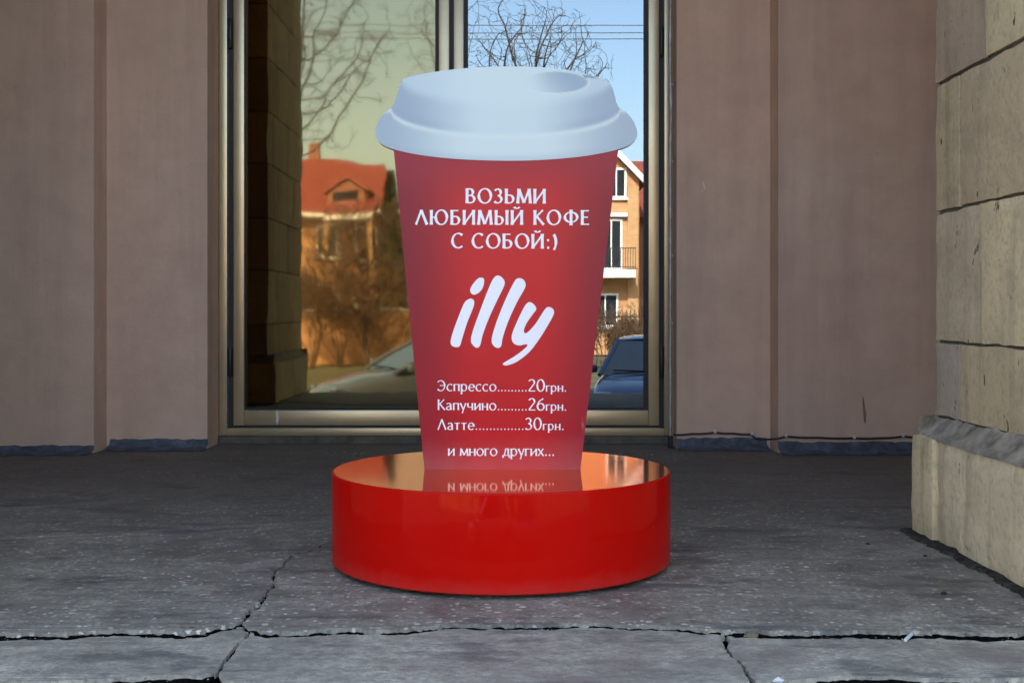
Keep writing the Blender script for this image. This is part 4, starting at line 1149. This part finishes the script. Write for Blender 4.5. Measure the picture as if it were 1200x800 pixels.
# parked cars ---------------------------------------------------------------
def car(label, paint, loc, rz):
    t = thing('parked_car', label, 'car', (0, 0, 0), 'cars parked across the steps')
    # stations along the length: x, half width, bottom, shoulder height
    ST = [(-2.08, .50, .42, .62), (-2.02, .70, .30, .78), (-1.75, .80, .22, .90), (-1.2, .83, .20, .93), (-.5, .84, .20, .92), (.4, .84, .20, .90), (.95, .83, .20, .88), (1.35, .82, .20, .82), (1.75, .78, .22, .74), (1.98, .68, .28, .64), (2.08, .52, .38, .54)]
    m = MB(); vs = []; fs = []; prof = 12
    for (x, hw, zb, zs) in ST:
        P = [(-hw * .80, zb), (-hw * .97, zb + .08), (-hw, zb + (zs - zb) * .45), (-hw * .985, zb + (zs - zb) * .72), (-hw * .93, zs - .03), (-hw * .80, zs + .012), (-hw * .4, zs + .035)]
        P = P + [(-a, b_) for a, b_ in reversed(P)]
        n = len(P); vs += [(x, a, b_) for a, b_ in P]
    n = 14
    for i in range(len(ST) - 1):
        for k in range(n):
            k2 = (k + 1) % n; fs.append((i * n + k, i * n + k2, (i + 1) * n + k2, (i + 1) * n + k))
    fs.append(tuple(range(n))); fs.append(tuple((len(ST) - 1) * n + k for k in reversed(range(n))))
    m.add(vs, fs); bd = obj('body', m, paint, t, smooth=50, world=False)
    md = bd.modifiers.new('s', 'SUBSURF'); md.levels = 1; md.render_levels = 2
    # greenhouse: glass shell with a painted roof and pillars
    CB = [(-1.62, .70, .90), (-1.15, .60, 1.36), (-.75, .59, 1.42), (-.1, .60, 1.44), (.32, .60, 1.40), (1.05, .73, .885)]
    def ring(x, hw, z, zb): return [(-hw * 1.0, z)]
    m = MB()
    cab = [(-1.62, .74, .895), (-1.12, .585, 1.36), (.28, .595, 1.385), (1.08, .75, .875)]
    (x0, w0, z0), (x1, w1, z1), (x2, w2, z2), (x3, w3, z3) = cab
    vs = [(x0, -w0, z0), (x0, w0, z0), (x1, -w1, z1), (x1, w1, z1), (x2, -w2, z2), (x2, w2, z2), (x3, -w3, z3), (x3, w3, z3)]
    m.add(vs, [(0, 1, 3, 2), (4, 5, 7, 6), (0, 2, 4, 6), (1, 7, 5, 3), (0, 6, 7, 1), (2, 3, 5, 4)])
    obj('windows', m, MAT['car_glass'], t, world=False)
    m = MB()
    rs = [(-1.15, .56, 1.365), (-1.0, .59, 1.405), (-.4, .60, 1.44), (.0, .60, 1.435), (.2, .595, 1.41), (.31, .585, 1.383)]
    vs = []; fs = []
    for (x, hw, z) in rs:
        for f_, dz in ((-1.03, -.035), (-.9, -.008), (-.45, 0.012), (.45, .012), (.9, -.008), (1.03, -.035)): vs.append((x, hw * f_, z + dz))
    for i in range(len(rs) - 1):
        for k in range(5): fs.append((i * 6 + k, i * 6 + k + 1, (i + 1) * 6 + k + 1, (i + 1) * 6 + k))
    m.add(vs, fs)
    for sg in (-1, 1):
        m.tube([(x2 + .02, sg * w2 * 1.0, z2 - .01), (x3 + .01, sg * w3 * 1.0, z3)], .032, 6); m.tube([(x1 - .02, sg * w1, z1 - .01), (x0, sg * w0, z0)], .055, 6)
        m.tube([(-.42, sg * .605, 1.38), (-.42, sg * .765, .89)], .03, 6)
    obj('roof', m, paint, t, smooth=40, world=False)
    for (x, y) in ((1.30, -.72), (1.30, .72), (-1.28, -.72), (-1.28, .72)):
        m = MB(); sg = 1 if y > 0 else -1
        m.lathe([(.20, y - sg * .08), (.28, y - sg * .085), (.305, y - sg * .05), (.305, y + sg * .09), (.28, y + sg * .12), (.20, y + sg * .115)], x, .305, 28, 'y')
        wh = obj('wheel', m, MAT['tyre'], t, smooth=40, world=False)
        r_ = MB(); r_.lathe([(0.0, y + sg * .10), (.05, y + sg * .11), (.08, y + sg * .085), (.17, y + sg * .095), (.205, y + sg * .112)], x, .305, 20, 'y'); obj('rim', r_, MAT['rim'], wh, smooth=40, world=False)
    for sg in (-1, 1):
        m = MB(); m.bbox(1.80, 1.99, sg * .56 - .14, sg * .56 + .14, .55, .68, .03); obj('headlight', m, MAT['lamp'], t, world=False)
        m = MB(); m.bbox(.82, .95, sg * .90 - .09, sg * .90 + .09, .90, 1.02, .03); obj('mirror', m, paint, t, world=False)
    m = MB(); m.bbox(1.93, 2.06, -.4, .4, .40, .50, .02); obj('grille', m, MAT['rubber'], t, world=False)
    m = MB(); m.tube([(1.0, -.55, .93), (1.03, -.05, .945)], .012, 5); m.tube([(1.0, .05, .93), (1.03, .55, .945)], .012, 5); obj('wipers', m, MAT['rubber'], t, world=False)
    t.location = loc; t.rotation_euler = (0, 0, rz); return t
car('silver grey parked car turned side on, mirrored in the amber left pane', MAT['silver_car'], (-1.05, -5.3, STREET - 0.012), R(180 - 24))
car('dark blue parked car facing the steps, mirrored at the foot of the right pane', MAT['blue_car'], (2.28, -4.9, STREET - 0.012), R(90 + 14))
# trees --------------------------------------------------------------------
def bare_tree(label, base, H, r0, seed, spread=0.62, levels=6, lean=(0, 0), first=0.38, mat='bark', name='bare_tree', cat='tree', group='bare street trees', stems=1, minr=0.0045):
    rr = random.Random(seed); trunk = MB(); crown = MB()
    def rv(): return Vector((rr.gauss(0, 1), rr.gauss(0, 1), rr.gauss(0, 1)))
    def grow(p, d, r, L_, lv):
        n = max(3, int(L_ / 0.28)) if lv < 3 else 3
        pts = [p.copy()]; rads = [r]; q = p.copy(); dd = d.copy()
        end = r * (0.62 if lv == 0 else 0.5)
        for i in range(n):
            dd = (dd + rv() * (0.05 if lv == 0 else 0.17) + Vector((0, 0, 0.05 if lv < 4 else -0.01))).normalized()
            q = q + dd * (L_ / n); pts.append(q.copy()); rads.append(max(minr, r + (end - r) * (i + 1) / n))
        (trunk if lv == 0 else crown).tube(pts, rads, 8 if lv == 0 else (6 if lv < 3 else 3), cap=lv == 0)
        if lv >= levels: return
        k = rr.choice((2, 3, 3)) if lv < 3 else rr.choice((2, 2, 3))
        for j in range(k):      # forks at the tip
            ax = dd.cross(rv()).normalized(); ang = rr.uniform(0.3, 0.85) * spread * 1.35
            nd = (Matrix.Rotation(ang, 3, ax) @ dd).normalized()
            grow(q, nd, max(minr, end * rr.uniform(0.68, 0.95)), L_ * rr.uniform(0.62, 0.86), lv + 1)
        if lv > 0:              # side shoots
            for j in range(rr.choice((1, 2))):
                i = rr.randint(1, n - 1); ax = dd.cross(rv()).normalized()
                nd = (Matrix.Rotation(rr.uniform(0.6, 1.1), 3, ax) @ dd).normalized()
                grow(pts[i], nd, max(minr, rads[i] * 0.45), L_ * rr.uniform(0.4, 0.65), lv + 2)
    t = thing(name, label, cat, base, group)
    for s_ in range(stems):
        d = Vector((lean[0] + (rr.uniform(-.6, .6) if stems > 1 else 0), lean[1] + (rr.uniform(-.6, .6) if stems > 1 else 0), 1)).normalized()
        grow(Vector(base) + Vector((0, 0, -0.05)), d, r0 * (1 if stems == 1 else rr.uniform(.5, 1)), H * first * (1 if stems == 1 else rr.uniform(.6, 1.1)), 0)
    obj('trunk' if stems == 1 else 'stems', trunk, MAT[mat], t, fix=False, smooth=True); obj('crown', crown, MAT[mat], t, fix=False)
    return t
from mathutils.kdtree import KDTree
def grown_tree(label, base, trunk_top, centre, radii, n_pts, seed, r_tip=0.005, twigs=2, expo=2.35, step=0.16, droop=0.0):
    """branches grown towards points scattered in a crown-shaped volume, thickness by the pipe rule"""
    rr = random.Random(seed); C_ = Vector(centre)
    pts = []
    while len(pts) < n_pts:
        p = Vector((rr.uniform(-1, 1), rr.uniform(-1, 1), rr.uniform(-1, 1)))
        if p.length > 1 or p.length < 0.2 * rr.random(): continue
        p *= 1 + 0.22 * mnoise.noise(p * 1.9 + Vector((seed, 0, 0)))
        pts.append(C_ + Vector((p.x * radii[0], p.y * radii[1], p.z * radii[2])))
    nodes = []; parent = []
    b0 = Vector(base); t1 = Vector(trunk_top); n = int((t1 - b0).length / step)
    for i in range(n + 1):
        p = b0.lerp(t1, i / n) + Vector((0.06 * mnoise.noise(Vector((i * 0.12, seed, 0))), 0.06 * mnoise.noise(Vector((i * 0.12, seed, 9))), 0))
        nodes.append(p); parent.append(i - 1)
    ntr = len(nodes)
    alive = list(pts)
    for it in range(90):
        kd = KDTree(len(nodes))
        for i, q in enumerate(nodes): kd.insert(q, i)
        kd.balance(); pull = {}; keep = []
        for p in alive:
            co, i, d = kd.find(p)
            if d < step * 1.15: continue
            keep.append(p); pull.setdefault(i, []).append((p - co).normalized())
        if not keep: break
        alive = keep; grew = 0
        for i, vs_ in pull.items():
            d = sum(vs_, Vector((0, 0, 0)))
            d = d + Vector((rr.gauss(0, .14), rr.gauss(0, .14), rr.gauss(0, .14) - droop))
            if d.length < 1e-3: continue
            q = nodes[i] + d.normalized() * step
            nodes.append(q); parent.append(i); grew += 1
        if not grew or len(nodes) > 9000: break
    kids = [[] for _ in nodes]
    for i, p in enumerate(parent):
        if p >= 0: kids[p].append(i)
    for i in range(len(nodes)):                         # fine twigs at the tips
        if not kids[i] and i >= ntr:
            d0 = (nodes[i] - nodes[parent[i]]).normalized()
            for k in range(twigs):
                prev = i; d = (d0 + Vector((rr.gauss(0, .5), rr.gauss(0, .5), rr.gauss(0, .5)))).normalized()
                for m_ in range(2):
                    d = (d + Vector((rr.gauss(0, .2), rr.gauss(0, .2), rr.gauss(0, .2)))).normalized()
                    nodes.append(nodes[prev] + d * step * 0.8); parent.append(prev); kids.append([]); kids[prev].append(len(nodes) - 1); prev = len(nodes) - 1
    rad = [0.0] * len(nodes)
    for i in range(len(nodes) - 1, -1, -1):
        rad[i] = r_tip if not kids[i] else sum(rad[k] ** expo for k in kids[i]) ** (1 / expo)
    t = thing('bare_tree', label, 'tree', base, 'bare street trees'); tr = MB(); cr_ = MB()
    done = set()
    def chain(i0, par):
        c = ([par] if par >= 0 else []) + [i0]; i = i0
        while kids[i]:
            ks = sorted(kids[i], key=lambda k: -rad[k]); i = ks[0]; c.append(i)
        return c
    stack = [(0, -1)]
    while stack:
        i0, par = stack.pop(); c = chain(i0, par)
        for a in c:
            for k in kids[a]:
                if k not in c and k not in done: done.add(k); stack.append((k, a))
        rr_ = [rad[a] for a in c]
        if par >= 0 and len(c) > 1: rr_[0] = rr_[1]
        if par < 0:
            tr.tube([nodes[a] for a in c[:ntr]], rr_[:ntr], 10)
            cr_.tube([nodes[a] for a in c[ntr - 1:]], rr_[ntr - 1:], 7, False)
        else:
            cr_.tube([nodes[a] for a in c], rr_, 6 if rr_[0] > .03 else (4 if rr_[0] > .012 else 3), False)
    obj('trunk', tr, MAT['bark'], t, fix=False, smooth=True); obj('crown', cr_, MAT['bark'], t, fix=False)
    return t
grown_tree('bare tree with a rounded fine twigged crown, mirrored in the sky above the lid', (0.1, -20.4, G0), (0.25, -20.4, 5.2), (fx(626, 34), -20.4, fz(80, 34)), (2.1, 2.1, 1.95), 1200, 5, 0.005, 2, 2.05, 0.14)
grown_tree('bare tree with long heavy limbs at the left of the amber pane', (-5.2, -12.6, G0), (-5.1, -12.6, 3.6), (fx(352, 26), -12.6, fz(60, 26)), (2.0, 1.9, 2.7), 480, 11, 0.0045, 3, 2.15, 0.17, 0.25)
grown_tree('bare tree whose few twigs show beside the middle stile of the amber pane', (-2.0, -22.4, G0), (-2.0, -22.4, 5.5), (fx(520, 36), -22.4, fz(30, 36)), (1.3, 1.5, 1.9), 260, 23)
grown_tree('small brown bare tree before the hipped house, left of the cup edge', (fx(430, 38), -24.4, G0), (fx(428, 38), -24.4, 0.9), (fx(418, 38), -24.4, fz(305, 38)), (1.9, 1.2, 1.9), 620, 77, 0.007, 3, 2.2, 0.16)
SH = [(fx(366, 37), 'tall bare brown shrub at the left edge of the amber reflection'), (fx(398, 37), 'thick bare brown shrub before the garden wall, second from the pillar'), (fx(430, 37), 'bare brown shrub before the garden wall above the silver car bonnet'), (fx(468, 37), 'bare shrub at the cup edge above the silver car roof'), (3.0, 'bare twiggy shrub before the iron fence left of its neighbour'), (4.1, 'bare twiggy shrub before the iron fence below the balcony')]
for i, (x, lab) in enumerate(SH):
    bare_tree(lab, (x, -23.5 - 0.4 * (i % 2), G0), (3.6 + 0.5 * (i % 3) if x < 2 else 1.9), 0.04, 40 + i, 0.6, 5, mat='bark_r', name='bare_shrub', cat='shrub', group='bare shrubs by the fence', stems=6, first=0.36, minr=0.006)
# evergreen
def leafy(label, name, cat, base, H, Wd, shape, mat, n, seed, group=None):
    rr = random.Random(seed); t = thing(name, label, cat, base, group); m = MB(); b0 = Vector(base)
    for i in range(n):
        u = rr.random() ** 0.8; z = 0.25 + u * (H - 0.25)
        rad = Wd * shape(u) * (0.75 + 0.35 * mnoise.noise(Vector((u * 9, seed, 0))))
        a = rr.random() * 2 * PI; rad *= (0.55 + 0.45 * rr.random() ** 0.5) * (1 + 0.25 * mnoise.noise(Vector((math.cos(a) * 2, math.sin(a) * 2, z * 1.5))))
        c = b0 + Vector((rad * math.cos(a), rad * math.sin(a), z)); s_ = rr.uniform(0.05, 0.11)
        e1 = Vector((rr.gauss(0, 1), rr.gauss(0, 1), rr.gauss(0, 1))).normalized(); e2 = e1.orthogonal().normalized()
        m.add([c - e1 * s_ * 1.6, c - e2 * s_ * .6, c + e1 * s_ * 1.6, c + e2 * s_ * .6], [(0, 1, 2, 3)])
    obj('crown', m, MAT[mat], t, fix=False)
    m = MB(); m.tube([b0, b0 + Vector((0, 0, H * 0.6))], [0.12, 0.04], 8); obj('trunk', m, MAT['bark'], t)
    return t
leafy('dark conical evergreen between the two houses, mirrored left of the cup', 'conifer', 'tree', (-4.35, -29.5, G0), 6.9, 1.15, lambda u: (1 - u) ** 0.8 * min(1, 0.5 + u * 4), 'evergreen', 9000, 3)
leafy('rounded russet shrub before the hipped house, seen in the amber pane', 'russet_shrub', 'shrub', (-7.3, -27.9, G0), 3.0, 1.3, lambda u: math.sqrt(max(0, 1 - (2 * u - 0.8) ** 2 / 1.5)), 'drybush', 2600, 4, 'leafy shrubs')
leafy('low russet shrub before the iron fence, seen under the balcony', 'russet_shrub', 'shrub', (3.7, -24.9, G0), 1.5, 0.8, lambda u: math.sqrt(max(0, 1 - (2 * u - 0.8) ** 2 / 1.5)), 'drybush', 1100, 6, 'leafy shrubs')
# power line
def pole(x, lab):
    t = thing('utility_pole', lab, 'pole', (x, -16.6, G0), 'utility poles along the street')
    m = MB(); m.tube([(x, -16.6, G0 - 0.05), (x, -16.6, 8.7)], [0.15, 0.10], 12); obj('post', m, MAT['wood'], t, smooth=40)
    m = MB(); m.bbox(x - 0.06, x + 0.06, -17.3, -15.9, 8.05, 8.17, 0.01); obj('crossarm', m, MAT['wood'], t)
    return t
pole(-17.0, 'wooden utility pole far left of the trees'); pole(19.0, 'wooden utility pole far right beyond the gabled house')
for py, lab in ((25, 'topmost power line crossing the sky in the right pane'), (39, 'middle power line crossing the sky in the right pane'), (50, 'lowest power line crossing the sky in the right pane')):
    d = 30.2; z = fz(py, d); y0 = -16.6
    m = MB(); m.tube([(-17 + 36 * i / 40, y0 + 0.4 * (py - 39) / 12, z + 0.35 * ((i - 20) / 20) ** 2) for i in range(41)], 0.011, 5)
    tag(obj('power_line', m, MAT['black_cable']), lab, 'cable', 'power lines over the street')
